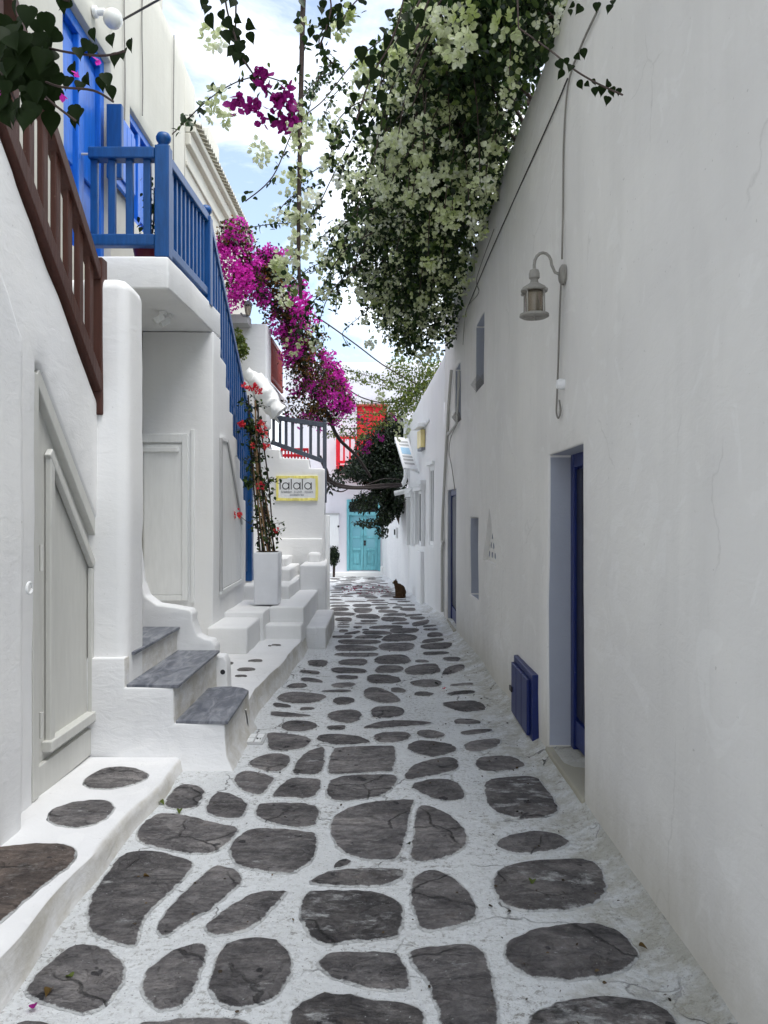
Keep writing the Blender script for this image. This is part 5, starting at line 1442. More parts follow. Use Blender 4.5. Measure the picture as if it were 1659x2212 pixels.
# wrapped awning
aw = thing('rolled_awning', 'white rolled awning wrapped in crumpled plastic below the terrace', 'awning', at(575, 915, 11.1))
bm = B()
pts = [at(533, 806, 11.0), at(552, 820, 11.0), at(572, 848, 11.0), at(588, 875, 11.0), at(604, 895, 11.0)]
tube(bm, bez(pts, 10), [.10] * 10 + [.13] * 10 + [.14] * 10 + [.13] * 10 + [.09], 18)
for v in bm.verts: v.co += nvec(v.co, 7) * .035 + nvec(v.co, 19) * .014
finish('roll', bm, 'fabric', aw, True)
bm = B()
gr2 = [[bm.verts.new(at(534 + 52 * i / 12 + (12 * j / 12), 815 + 58 * i / 12 + (45 - 10 * i / 12) * j / 12, 11.05) + nvec(Vector((i * .35, j * .3, 2)), 1.1) * .09) for j in range(13)] for i in range(13)]
for i in range(12):
    for j in range(12): bm.faces.new((gr2[i][j], gr2[i + 1][j], gr2[i + 1][j + 1], gr2[i][j + 1]))
bmesh.ops.solidify(bm, geom=bm.faces[:], thickness=.006)
finish('wrapping', bm, 'fabric', aw, True)
# wall lantern under the magenta bougainvillea, air-conditioner box
wl2 = thing('wall_lantern', 'small glass wall lantern below the magenta flowers on the left', 'lamp', at(535, 690, 11))
b0 = at(530, 672, 11)
bm = B(); tube(bm, [at(520, 676, 11), at(526, 683, 11), at(535, 684, 11)], .012, 6); finish('arm', bm, 'inkgrey', wl2, True)
bm = B(); lathe(bm, [(.03, 0), (.045, .06), (.06, .15)], at(536, 682, 11), 6); finish('glass', bm, 'lampglass', wl2)
bm = B(); lathe(bm, [(.07, .15), (.04, .20), (.01, .22)], at(536, 682, 11), 6); finish('cap', bm, 'inkgrey', wl2)
tag(finish('meter_box', bevel(box(B(), at(527, 0, 11.2).x - .3, at(541, 0, 11.2).x, 11.0, 11.28, at(0, 706, 11.2).z, at(0, 686, 11.2).z), .01), 'ridge'), 'grey box on the wall beside the small lantern', 'box')

# ================================================================== PLANTS
# leaf: ovate, pointed, folded along the midrib.  bract: broad papery scale
LEAF_V = np.array([(0, 0, 0), (-.26, .18, .05), (-.34, .42, .07), (-.20, .74, .03), (0, 1, -.06), (.20, .74, .03), (.34, .42, .07), (.26, .18, .05), (0, .42, -.01)], dtype=np.float32)
LEAF_F = np.array([(0, 8, 1), (1, 8, 2), (2, 8, 3), (3, 8, 4), (4, 8, 5), (5, 8, 6), (6, 8, 7), (7, 8, 0)], dtype=np.int32)
LOW_V = np.array([(0, 0, 0), (-.32, .42, .07), (0, 1, -.06), (.32, .42, .07)], dtype=np.float32)
LOW_F = np.array([(0, 2, 1), (0, 3, 2)], dtype=np.int32)
BR_V = np.array([(0, 0, 0), (-.36, .34, .02), (-.34, .68, .10), (0, 1.0, .20), (.34, .68, .10), (.36, .34, .02), (0, .5, -.05)], dtype=np.float32)
BR_F = np.array([(0, 6, 1), (1, 6, 2), (2, 6, 3), (3, 6, 4), (4, 6, 5), (5, 6, 0)], dtype=np.int32)

_t = np.array([-.03, .03, .12, .24, .38, .54, .70, .84, .93]); _w = np.array([.10, .25, .37, .42, .40, .31, .19, .08, .03])
_nv = [(0, .0, 0)] + [(0, t, -.10 * t * t) for t in (.12, .24, .38, .54, .70, .84, .93)] + [(0, 1.05, -.14)]
_L = [(-w, t, .30 * w - .10 * t * t) for t, w in zip(_t, _w)]; _R = [(w, t, .30 * w - .10 * t * t) for t, w in zip(_t, _w)]
NEAR_V = np.array(_nv + _L + _R, dtype=np.float32)
_f = []
for off, fl_ in ((9, False), (18, True)):
    tris = [(0, off, off + 1), (0, off + 1, off + 2), (0, off + 2, 1)]
    for i in range(1, 7): tris += [(i, off + 1 + i, off + 2 + i), (i, off + 2 + i, i + 1)]
    tris += [(7, off + 8, 8)]
    _f += [t[::-1] if fl_ else t for t in tris]
NEAR_F = np.array(_f, dtype=np.int32)

def unit(a): return a / np.maximum(1e-9, np.linalg.norm(a, axis=-1, keepdims=True))
def place(V, F, pos, axis, nrm, size):
    """copies of the template: y along axis, z along nrm"""
    axis = unit(axis); side = unit(np.cross(axis, nrm)); nn = np.cross(side, axis)
    Rm = np.stack([side, axis, nn], axis=2)                       # columns
    W = np.einsum('nij,vj->nvi', Rm, V) * size[:, None, None] + pos[:, None, :]
    k = len(pos)
    Fo = (F[None] + (np.arange(k) * len(V))[:, None, None]).reshape(-1, 3)
    return W.reshape(-1, 3), Fo
def join(parts):
    Vs, Fs, o_ = [], [], 0
    for v, f in parts:
        Vs.append(v); Fs.append(f + o_); o_ += len(v)
    return np.concatenate(Vs), np.concatenate(Fs)
def leaves(pos, size, droop=.35, low=False):
    k = len(pos)
    ax = rng.normal(size=(k, 3)); ax[:, 2] -= droop * 2
    nr = rng.normal(size=(k, 3)) * .6; nr[:, 2] += .8
    s = size * rng.uniform(.65, 1.3, k)
    return place(LOW_V if low else LEAF_V, LOW_F if low else LEAF_F, pos, ax, nr, s)
def flowers(pos, size, jitter=.6, facing=None):
    """each flower: three bracts round an axis"""
    k = len(pos)
    ax = rng.normal(size=(k, 3)) * jitter
    ax += np.array((0, -.5, -.25)) if facing is None else facing
    ax = unit(ax)
    t = unit(np.cross(ax, rng.normal(size=(k, 3)))); b = np.cross(ax, t)
    s = size * rng.uniform(.75, 1.2, k)
    out = []
    for i in range(3):
        a = 2 * math.pi * i / 3
        rad = t * math.cos(a) + b * math.sin(a)
        out.append(place(BR_V, BR_F, pos, rad * .78 + ax * .62, ax - rad * .7, s))
    return join(out)
def clusters(cent, rad, per, size, facing=None):
    k = len(cent)
    off = unit(rng.normal(size=(k * per, 3))) * (rng.uniform(.35, 1, (k * per, 1)) ** .6) * np.repeat(rad, per)[:, None]
    pos = np.repeat(cent, per, axis=0) + off
    return flowers(pos, size, .55, unit(off) * .9 + (np.array((0, -.3, -.1)) if facing is None else facing))
def blob(c, r, k, shell=0.0):
    d = unit(rng.normal(size=(k, 3))); u = rng.uniform(shell, 1, (k, 1)) ** (1 / 2.2)
    return np.array(c)[None] + d * u * np.array(r)[None]
def along(pts, k, spread):
    P_ = np.array([tuple(p_) for p_ in pts]); seg = np.linalg.norm(np.diff(P_, axis=0), axis=1); acc = np.concatenate([[0], np.cumsum(seg)])
    t = np.sort(rng.uniform(0, acc[-1], k))
    q = np.stack([np.interp(t, acc, P_[:, i]) for i in range(3)], axis=1)
    return q + rng.normal(size=(k, 3)) * spread
def clump_filter(pos, f, thr):
    m = np.array([noise.noise(Vector(p_) * f) for p_ in pos])
    return pos[m > thr]

# ------------------------------------------------------------------ white bougainvillea spilling from the right-hand roof
wb = thing('bougainvillea', 'huge white-flowering bougainvillea spilling off the right-hand roof over the lane', 'climbing plant', (1.15, 7, 4.7))
MASS = []   # ellipsoids (centre, radii, share)
for (Y, xc, zc, rx_, ry_, rz_, w) in [
    (4.3, .98, 5.25, .36, .6, .45, .5), (5.0, .88, 5.15, .50, .6, .52, .8), (5.6, .72, 5.2, .62, .6, .62, .9), (6.3, .62, 5.25, .66, .6, .78, 1.1), (7.0, .60, 5.15, .66, .6, .85, 1.2),
    (7.6, .62, 5.05, .62, .6, .85, 1.2), (8.3, .50, 4.95, .66, .6, .92, 1.2), (9.0, .42, 4.75, .70, .65, .95, 1.2), (9.7, .36, 4.6, .72, .6, .95, 1.1),
    (10.3, .50, 4.5, .62, .6, .85, 1.0), (9.0, -.18, 4.75, .45, .6, .60, .35), (8.0, -.05, 5.0, .40, .5, .55, .35), (6.4, .05, 5.05, .30, .5, .5, .30)]:
    MASS.append(((xc, Y, zc), (rx_, ry_, rz_), w))
for (Y, xc, zc) in ((3.5, .55, 5.6), (2.7, .35, 5.6), (1.9, .3, 5.55), (1.0, .35, 5.5), (.1, .4, 5.5), (-.8, .4, 5.5), (2.0, -.7, 5.6), (.8, -.6, 5.6)):   # goes on unseen overhead, added to shade the near lane
    MASS.append(((xc, Y, zc), (.8, .6, .32), .28))
LP, FC = [], []
for c, r, w in MASS:
    q = blob(c, r, int(4000 * w)); LP.append(clump_filter(q, 2.3, -.20 if c[0] > .45 else -.04))
    q = blob(c, r, int(66 * w), .6); FC.append(clump_filter(q, 1.5, .12 if c[0] > .45 else .0))
# hanging sprays that break the outline
STEMS = []
for _ in range(74):
    Y = random.uniform(4.8, 10.5)
    x0_ = random.uniform(-.05, .9); z0_ = random.uniform(4.6, 5.4)
    L = random.uniform(.35, .95); dx = random.uniform(-.55, .12); dy = random.uniform(-.25, .25)
    p_ = [(x0_, Y, z0_), (x0_ + dx * .5, Y + dy * .5, z0_ - L * .25), (x0_ + dx * .85, Y + dy, z0_ - L * .65), (x0_ + dx, Y + dy * 1.2, z0_ - L)]
    if p_[-1][2] < 3.75 + .1 * abs(p_[-1][0] - .5): continue
    STEMS.append(bez(p_, 5))
# named long sprays seen against the sky
def D3(*pp): return [at(*q) for q in pp]
LONG = [bez(D3((860, 60, 6.2), (770, 130, 6.0), (700, 215, 5.9), (640, 270, 5.8), (590, 380, 5.7), (530, 435, 5.7)), 7),
        bez(D3((830, 200, 6.6), (760, 300, 6.6), (700, 420, 6.5), (665, 500, 6.4), (640, 545, 6.4), (600, 585, 6.3)), 7),
        bez(D3((850, 380, 8.2), (800, 470, 8.2), (780, 560, 8.0), (735, 610, 8.0), (725, 680, 8.0)), 7),
        bez(D3((850, 560, 9.6), (790, 580, 9.5), (720, 580, 9.4), (660, 590, 9.4), (645, 605, 9.4)), 7),
        bez(D3((830, 640, 9.8), (770, 690, 9.8), (740, 720, 9.8), (755, 750, 9.8)), 7),
        bez(D3((700, 470, 8), (640, 480, 8), (580, 485, 8), (520, 495, 8)), 7),
        bez(D3((740, 20, 5.2), (700, 60, 5.2), (690, 100, 5.2), (720, 140, 5.2)), 7),
        bez(D3((640, 190, 5.0), (560, 165, 5.0), (470, 200, 5.0), (372, 290, 5.2)), 7)]
for _ in range(22):                                             # loose twigs against the sky
    a_ = (random.uniform(690, 830), random.uniform(120, 640)); Yl = random.uniform(5.6, 9.4)
    dx_, dy_ = random.uniform(-120, -30), random.uniform(40, 150)
    LONG.append(bez(D3((a_[0], a_[1], Yl), (a_[0] + dx_ * .5, a_[1] + dy_ * .25, Yl - .1), (a_[0] + dx_ * .85, a_[1] + dy_ * .65, Yl - .1), (a_[0] + dx_, a_[1] + dy_, Yl - .1)), 6))
MAINST = bez([at(662, -160, 5.0), at(655, 0, 5.0), at(650, 200, 5.0), at(646, 420, 5.0), at(645, 560, 5.02), at(650, 645, 5.05)], 8)
LSP = [along(s_, 26, .03) for s_ in STEMS] + [along(s_, 52, .024) for s_ in LONG] + [along(MAINST, 60, .05)]
V1, F1 = join([leaves(np.concatenate(LP), .062), leaves(np.concatenate(LSP), .052)])
fast_mesh('foliage', V1, F1, 'leaf', wb, 'stuff')
FC = np.concatenate(FC)
tips = np.array([tuple(s_[-1]) for s_ in STEMS + LONG[8:]] + [tuple(s_[len(s_) * 2 // 3]) for s_ in STEMS])
V1, F1 = clusters(np.concatenate([FC, tips]), rng.uniform(.04, .12, len(FC) + len(tips)), 15, .037)
extra = np.array([tuple(at(*q)) for q in [(1000, 40, 4.6), (955, 45, 4.8), (1010, 90, 4.5), (985, 115, 4.6), (930, 30, 5), (1090, 60, 4.6), (870, 300, 5.6), (930, 400, 5.8), (915, 385, 5.8), (1000, 390, 6.4), (1050, 400, 6.6), (1000, 440, 6.6), (1030, 500, 6.8), (970, 480, 6.4),
    (600, 575, 6.3), (625, 560, 6.3), (610, 600, 6.3), (650, 520, 6.3), (630, 470, 6.3), (480, 215, 5), (475, 240, 5), (560, 330, 5.7), (640, 380, 6.4), (620, 395, 6.4), (465, 80, 4.8), (700, 560, 9), (850, 620, 9.6), (880, 700, 10), (800, 740, 9.9), (860, 770, 10), (930, 760, 10), (820, 855, 11), (868, 935, 11), (875, 910, 11), (605, 632, 11), (617, 655, 11), (675, 712, 11.5)]])
V2, F2 = clusters(extra, rng.uniform(.06, .12, len(extra)), 20, .040)
V3, F3 = clusters(along(MAINST[10:], 14, .03), rng.uniform(.03, .07, 14), 8, .04)
fast_mesh('flowers', *join([(V1, F1), (V2, F2), (V3, F3)]), 'bract_w', wb, 'stuff')
bm = B()
for s_ in STEMS + LONG: tube(bm, s_, .0045, 4)
for k in range(26):
    Y = 4.2 + k * .24
    tube(bm, bez([(1.3, Y, 4.8), (.95, Y + .1, 5.1 + .3 * random.random()), (.5, Y + .3 * random.random(), 5.2), (.2, Y + .2, 4.7)], 5), [.018] * 5 + [.012] * 6 + [.007] * 5, 5)
tube(bm, bez([(1.75, 6.5, 4.6), (1.3, 6.7, 5.2), (.6, 7, 5.5), (.1, 7.4, 5.2)], 6), .03, 6)
finish('branches', bm, 'bark', wb, True, kind='stuff')
bm = B(); tube(bm, MAINST, [.019 - .008 * i / len(MAINST) for i in range(len(MAINST))], 7); finish('hanging_stem', bm, 'bark', wb, True)
# cable the hanging stem is tied to, out over the lane
cable('overhead_cable', bez([(HX, 7.2, 6.2), (-1.2, 5.6, 5.62), (-.5, 5.0, 5.45), (.4, 4.6, 5.5), (2.3, 4.0, 6.2)], 6), .01, 'darkcable', 'dark cable slung across the lane carrying the hanging stem')

# ------------------------------------------------------------------ separate leaf spray object builder (leaves that can be picked apart)
_leafmesh = {}
def leaf_obj(parent, pos, axis, nrm, size, mat, V=NEAR_V, F=NEAR_F, name='leaf'):
    key = (mat, name)
    if key not in _leafmesh:
        me = bpy.data.meshes.new(name)
        VV = V.copy()
        me.from_pydata([tuple(v) for v in VV], [], [tuple(int(i) for i in f) for f in F]); me.shade_smooth(); me.materials.append(M[mat]); _leafmesh[key] = me
    ob = bpy.data.objects.new(name, _leafmesh[key]); COL.objects.link(ob); ob.parent = parent
    ax = Vector(axis).normalized(); sd = ax.cross(Vector(nrm)).normalized(); nn = sd.cross(ax)
    m_ = Matrix((sd, ax, nn)).transposed().to_4x4()
    ob.matrix_local = Matrix.Translation(Vector(pos) - ROOT[parent.name]) @ m_ @ Matrix.Scale(size, 4)
    ROOT[ob.name] = ROOT[parent.name]
    return ob
def rv(s=1.0): return Vector((random.gauss(0, s), random.gauss(0, s), random.gauss(0, s)))

# foreground branch at the upper left
fbr = thing('foreground_branch', 'dark leafy branch with a few pink flowers hanging close at the upper left', 'branch', at(60, 160, 2.3))
tw = [bez(D3((-120, -40, 2.35), (-20, 60, 2.3), (60, 150, 2.25), (120, 185, 2.2), (200, 195, 2.2), (245, 220, 2.2)), 6),
      bez(D3((-20, 60, 2.3), (110, 105, 2.25), (215, 120, 2.2), (270, 110, 2.2)), 6),
      bez(D3((-60, 40, 2.3), (10, 170, 2.25), (40, 240, 2.2), (25, 265, 2.2)), 6), bez(D3((60, 150, 2.25), (100, 210, 2.2), (165, 262, 2.2)), 6),
      bez(D3((-100, -60, 2.3), (60, -20, 2.2), (150, 2, 2.2)), 6)]
tw.append(bez([tw[0][0], (-1.22, 2.2, 4.1), (-.95, 2.05, 4.9), (-.75, 2.0, 5.6)], 6))          # up to the unseen canopy overhead
for t in tw:
    bm = B(); tube(bm, t, .0035, 5); finish('twig', bm, 'bark', fbr, True)
spots = [(22,90),(60,85),(95,95),(30,120),(70,130),(15,150),(45,165),(90,160),(120,150),(20,190),(55,200),(85,190),(40,225),(20,235),(70,235),(10,215),(110,120),(0,120),(0,180),(30,60),(75,110),(130,170),(5,250),(60,250),
         (200,75),(205,110),(190,100),(240,88),(255,128),(268,122),(282,98),(215,180),(235,198),(225,172),(150,180),(175,190),(185,175),(155,250),(165,262),(160,240),(172,248),(125,200),(100,230),(60,265),(85,265),(148,8),(140,0),(95,40),(50,40),(0,70),(-10,100),(10,130),(105,175),(35,250)]
spots += [(random.gauss(55, 38), random.gauss(150, 55)) for _ in range(52)]
for (px_, py_) in spots:
    if py_ > 262: continue
    p_ = at(px_, py_ - 14, 2.2 + random.uniform(-.05, .14))
    sm = px_ > 145
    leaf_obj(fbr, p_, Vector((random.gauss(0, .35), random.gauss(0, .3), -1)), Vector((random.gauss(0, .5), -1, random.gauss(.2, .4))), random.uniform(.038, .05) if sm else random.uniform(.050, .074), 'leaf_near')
for (px_, py_) in ((4, 200), (135, 203), (170, 162), (216, 130)):
    for k in range(3): leaf_obj(fbr, at(px_, py_, 2.18), rv(), rv(), .022, 'bract_m', BR_V, BR_F, 'petal')

# dark near sprays at the top centre, one with purple flowers, and one on the right wall
def spray(label, path, spots_, Yd, lsize, mat, flw=None, flmat=None, fl_size=.04, per=3):
    t = thing('hanging_spray', label, 'branch', path[-1])
    s0 = path[0]; path = bez([(s0.x * .85 + .05, s0.y + .15, 5.5), (s0.x * .97, s0.y + .06, (s0.z + 5.5) / 2), s0], 5)[:-1] + path
    bm = B(); tube(bm, path, .004, 5); finish('twig', bm, 'bark', t, True)
    for (px_, py_) in spots_:
        leaf_obj(t, at(px_, py_, Yd + random.uniform(-.06, .06)), Vector((random.gauss(0, .5), random.gauss(0, .3), -1)), Vector((random.gauss(0, .6), -1, random.gauss(0, .4))), lsize * random.uniform(.75, 1.2), mat)
    for (px_, py_) in (flw or []):
        c = at(px_, py_, Yd)
        for k in range(per):
            a = rv(.5) + Vector((0, -.6, -.3)); leaf_obj(t, c + rv(.008), a + rv(.7), rv(), fl_size * random.uniform(.8, 1.15), flmat, BR_V, BR_F, 'petal')
    return t
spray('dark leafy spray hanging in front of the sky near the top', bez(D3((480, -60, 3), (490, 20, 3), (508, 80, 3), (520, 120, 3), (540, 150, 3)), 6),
      [(482, -6), (478, 22), (505, -2), (485, 40), (482, 66), (508, 36), (512, 60), (500, 78), (508, 98), (520, 92), (530, 118), (515, 115), (505, 105), (533, 48), (536, 70), (530, 88), (445, -2), (450, 12), (452, 30)], 3.0, .055, 'leaf_near')
spray('purple-flowered spray hanging in mid-air against the sky', bez(D3((508, 98, 3.3), (540, 150, 3.3), (565, 185, 3.3), (600, 220, 3.3), (612, 280, 3.3)), 6),
      [(562, 200), (585, 248), (545, 160), (548, 180), (610, 200), (595, 255)], 3.3, .045, 'leaf_near',
      [(565,150),(578,158),(570,170),(560,180),(575,185),(580,195),(510,225),(518,215),(508,235),(540,225),(550,220),(545,232),(610,195),(620,190),(595,210),(605,215),(612,220),(600,232),(590,240),(620,230),(628,240),(622,250),(630,262),(565,250),(568,260),(610,270),(615,280),(605,262),(555,240),(632,225)], 'bract_p', .042, 5)
spray('leafy twig trailing across the right wall near the top', bez(D3((1120, 60, 3.6), (1190, 110, 3.5), (1240, 150, 3.3), (1290, 180, 3.2), (1345, 205, 3.1)), 6),
      [(1195, 95), (1180, 120), (1205, 130), (1222, 125), (1215, 150), (1235, 140), (1243, 118), (1258, 105), (1248, 175), (1265, 178), (1278, 172), (1285, 188), (1300, 185), (1315, 175), (1322, 188), (1312, 208), (1338, 190), (1160, 70), (1150, 95), (1230, 20), (1240, 5), (1255, 12), (1320, 10), (1325, 0), (1290, 5)], 3.25, .040, 'leaf_near')
spray('dark leafy spray hanging at the top beside the white flowers', bez(D3((700, -40, 3.4), (715, 10, 3.4), (705, 60, 3.4), (690, 100, 3.4)), 6),
      [(690, 15), (715, 20), (738, 28), (730, 8), (698, 40), (705, 65), (682, 75), (690, 95), (672, 60), (700, 0), (740, 45)], 3.4, .05, 'leaf_near')
spray('big dark leaves among the white flowers at the top', bez(D3((880, -40, 3.6), (850, 80, 3.6), (800, 170, 3.6), (770, 260, 3.6)), 6),
      [(840, 75), (800, 120), (815, 150), (775, 175), (790, 165), (760, 200), (830, 110), (850, 130), (780, 240), (770, 255), (820, 60), (845, 20), (870, 30), (830, 200), (865, 80), (880, 55), (905, 20), (780, 100)], 3.6, .066, 'leaf_near')

# ------------------------------------------------------------------ magenta bougainvillea
mb = thing('bougainvillea', 'magenta bougainvillea climbing along the left houses above the sign wall', 'climbing plant', at(700, 900, 13))
trunk = bez(D3((545, 615, 11.0), (590, 660, 11.4), (625, 700, 11.7), (640, 770, 12.1), (680, 850, 12.6), (705, 890, 13.0), (730, 945, 13.6), (770, 985, 14.2), (800, 1030, 14.8)), 6)
pathm = [((505, 515, 10.9), (34, 42)), ((520, 560, 10.9), (48, 40)), ((530, 610, 11), (52, 36)), ((570, 585, 11.2), (46, 36)), ((590, 620, 11.4), (50, 40)), ((625, 640, 11.6), (40, 50)), ((620, 690, 11.7), (52, 44)), ((658, 740, 12), (50, 48)),
         ((668, 790, 12.2), (52, 50)), ((682, 830, 12.5), (58, 50)), ((690, 800, 12.8), (44, 44)), ((700, 850, 13), (52, 44)), ((668, 880, 12.6), (55, 34)), ((725, 830, 13.2), (24, 24)), ((690, 895, 13.2), (40, 26)), ((590, 560, 11.2), (22, 18)), ((640, 715, 12), (30, 40)), ((645, 765, 12.2), (28, 36)), ((745, 870, 13.4), (16, 20))]
LPm, FCm, LRm = [], [], []
for (px_, py_, Y_), (a, b) in pathm:
    c = at(px_, py_, Y_); rr = (a * Y_ / FPX, .35, b * Y_ / FPX)
    rr = (rr[0] * 1.12, rr[1], rr[2] * 1.12)
    LRm.append(clump_filter(blob(c, rr, 560), 2.6, -.18)); FCm.append(clump_filter(blob(c, rr, 44, .3), 2.2, -.06))
fast_mesh('foliage', *leaves(np.concatenate(LRm), .055, low=True), 'leaf_rust', mb, 'stuff')
fast_mesh('dark_foliage', *leaves(np.concatenate(LRm)[::2] + rng.normal(size=np.concatenate(LRm)[::2].shape) * .05, .06, low=True), 'leaf_dark', mb, 'stuff')
FCm = np.concatenate(FCm)
big = np.array([tuple(at(*q)) for q in [(525, 605, 10.7), (535, 615, 10.7), (520, 620, 10.7), (530, 595, 10.7), (500, 505, 10.8), (510, 520, 10.8), (650, 650, 11.4), (655, 665, 11.4), (505, 655, 10.8), (728, 830, 13), (720, 800, 13), (735, 845, 13), (610, 550, 11.1), (575, 560, 11.1)]])
fast_mesh('flowers', *join([clusters(FCm, rng.uniform(.04, .11, len(FCm)), 12, .036), clusters(big, rng.uniform(.10, .17, len(big)), 40, .040)]), 'bract_m', mb, 'stuff')
bm = B(); tube(bm, trunk, [.034 - .015 * abs(i / len(trunk) - .6) for i in range(len(trunk))], 7)
finish('trunk', bm, 'bark_dark', mb, True)
bm = B()
for k, pp in enumerate((((705, 1030, 12.4), (730, 1046, 13), (770, 1053, 13.6), (820, 1048, 14.4), (866, 1046, 15.1)), ((705, 1036, 12.4), (735, 1052, 13), (790, 1055, 13.8), (868, 1050, 15.0)), ((706, 1042, 12.4), (720, 1058, 12.8), (738, 1062, 13.1), (752, 1056, 13.4)), ((790, 1048, 14), (830, 1034, 14.6), (865, 1036, 15.1)))):
    tube(bm, bez(D3(*pp), 6), (.028, .022, .010, .011)[k], 6)
tube(bm, bez(D3((690, 985, 12.4), (706, 1020, 12.4), (708, 1040, 12.4)), 5), .03, 6)
finish('branches', bm, 'bark_dark', mb, True, kind='stuff')

# ------------------------------------------------------------------ dark bougainvillea over the garden wall
db = thing('bougainvillea', 'very dark dense bougainvillea bush overhanging the garden wall and turquoise door', 'climbing plant', at(830, 1110, 16.5))
LPd = []
for (px_, py_, Y_, a, b, k) in [(820, 985, 16.6, 58, 66, 5200), (850, 950, 16.8, 40, 60, 3600), (790, 1010, 16.2, 48, 36, 2400), (835, 1040, 16.2, 42, 42, 3400), (850, 1085, 16.3, 30, 32, 2000), (800, 1080, 16.0, 42, 20, 900), (755, 1015, 15.6, 36, 14, 380), (735, 1035, 15.4, 24, 24, 170), (830, 1115, 16, 18, 24, 700), (782, 1095, 15.8, 30, 14, 240), (800, 1130, 15.8, 40, 12, 260), (865, 1000, 16.6, 22, 70, 2600), (825, 1148, 15.8, 16, 14, 100), (712, 1045, 13, 8, 20, 60)]:
    LPd.append(blob(at(px_, py_, Y_), (a * Y_ / FPX, .55, b * Y_ / FPX), k))
LPd = np.concatenate(LPd)
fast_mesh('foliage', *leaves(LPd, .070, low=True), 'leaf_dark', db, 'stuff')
fl = np.array([tuple(at(*q)) for q in [(796, 958, 15.8), (792, 970, 15.8), (790, 912, 15.9), (765, 930, 15.9), (775, 905, 15.9), (845, 890, 16), (850, 905, 16), (955, 785, 16), (950, 792, 16), (822, 945, 16), (730, 915, 14)]])
fast_mesh('flowers', *clusters(fl, rng.uniform(.05, .11, len(fl)), 12, .045), 'bract_p', db, 'stuff')
bm = B()
for k in range(7): tube(bm, bez([Vector((.5, 16.9, 1.0)), at(835 + 6 * k, 1060, 16.6), at(800 + 14 * k, 980 - 8 * k, 16.5)], 5), .025, 5)
finish('branches', bm, 'bark', db, True, kind='stuff')
# lighter vine and leafy garlands above it
lv = thing('climbing_vine', 'light green vine with leafy garlands strung in front of the red upper door', 'climbing plant', at(870, 900, 15.5))
LL = [blob(at(px_, py_, 15.3), (a * 15.3 / FPX, .4, b * 15.3 / FPX), k) for (px_, py_, a, b, k) in [(905, 840, 44, 40, 900), (930, 805, 34, 34, 600), (880, 870, 30, 34, 600), (850, 880, 30, 26, 260), (860, 820, 40, 30, 260), (870, 790, 40, 22, 260)]]
gar = [bez(D3((735, 855, 15.2), (780, 868, 15.2), (830, 870, 15.2), (890, 850, 15.2), (930, 830, 15.2)), 8), bez(D3((735, 815, 14.6), (790, 824, 14.6), (840, 835, 14.6), (890, 845, 14.6)), 8), bez(D3((735, 795, 14.2), (790, 810, 14.2), (850, 826, 14.2)), 8),
       bez(D3((715, 880, 15), (770, 890, 15), (820, 893, 15), (880, 880, 15)), 8), bez(D3((700, 905, 15), (760, 905, 15), (830, 915, 15)), 8), bez(D3((735, 925, 15), (790, 925, 15), (850, 912, 15)), 8), bez(D3((700, 935, 14.6), (740, 940, 14.6), (790, 940, 14.8)), 8)]
LL += [along(g_, 190, .035) for g_ in gar]
fast_mesh('foliage', *leaves(np.concatenate(LL), .060, low=True), 'leaf_light', lv, 'stuff')
bm = B()
for g_ in gar: tube(bm, g_, .006, 4)
tube(bm, bez(D3((640, 660, 12), (700, 695, 13), (770, 745, 14), (830, 790, 15), (900, 830, 15.3)), 6), .014, 6)
finish('branches', bm, 'bark', lv, True, kind='stuff')
cable('overhead_cable', bez(D3((745, 835, 15.5), (780, 858, 15.5), (830, 870, 15.5), (880, 862, 15.5), (930, 838, 15.5)), 6), .012, 'darkcable', 'dark cable sagging in front of the far house roof')

# ------------------------------------------------------------------ small plants
tp = thing('topiary_bush', 'small round clipped dark bush on thin stems by the far wall', 'bush', (at(722, 0, 19.4).x, 19.4, 0))
c = at(721, 1201, 19.4)
fast_mesh('crown', *leaves(blob(c, (.14, .14, .26), 1500), .05, low=True), 'leaf_dark', tp, 'stuff')
bm = B()
for k in range(3): tube(bm, [(c.x - .02 + .02 * k, 19.4, 0), (c.x - .015 + .02 * k, 19.4 + .01 * k, .3), (c.x, 19.4, .7)], .012, 5)
finish('stems', bm, 'bark', tp, True)
sb_ = thing('shrub', 'green leafy shrub sticking out below the small lantern on the left', 'shrub', at(515, 780, 10.9))
fast_mesh('foliage', *leaves(np.concatenate([blob(at(512, 735, 10.9), (.13, .15, .16), 260), blob(at(520, 755, 10.9), (.10, .15, .14), 200), blob(at(508, 775, 10.9), (.08, .12, .08), 90)]), .06), 'leaf_light', sb_, 'stuff')
bm = B(); tube(bm, bez([at(495, 790, 10.9), at(508, 765, 10.9), at(515, 735, 10.9)]), .012, 5); finish('stem', bm, 'bark', sb_, True)
lp = np.concatenate([along(bez([(-2.13, 6.95, 4.15), (-2.12, 6.97, 4.4), (-2.10, 7.0, 4.65)]), 60, .05), blob((-2.12, 6.98, 4.42), (.10, .10, .10), 26)])
fast_mesh('foliage', *leaves(lp, .055), 'leaf', pot, 'stuff')

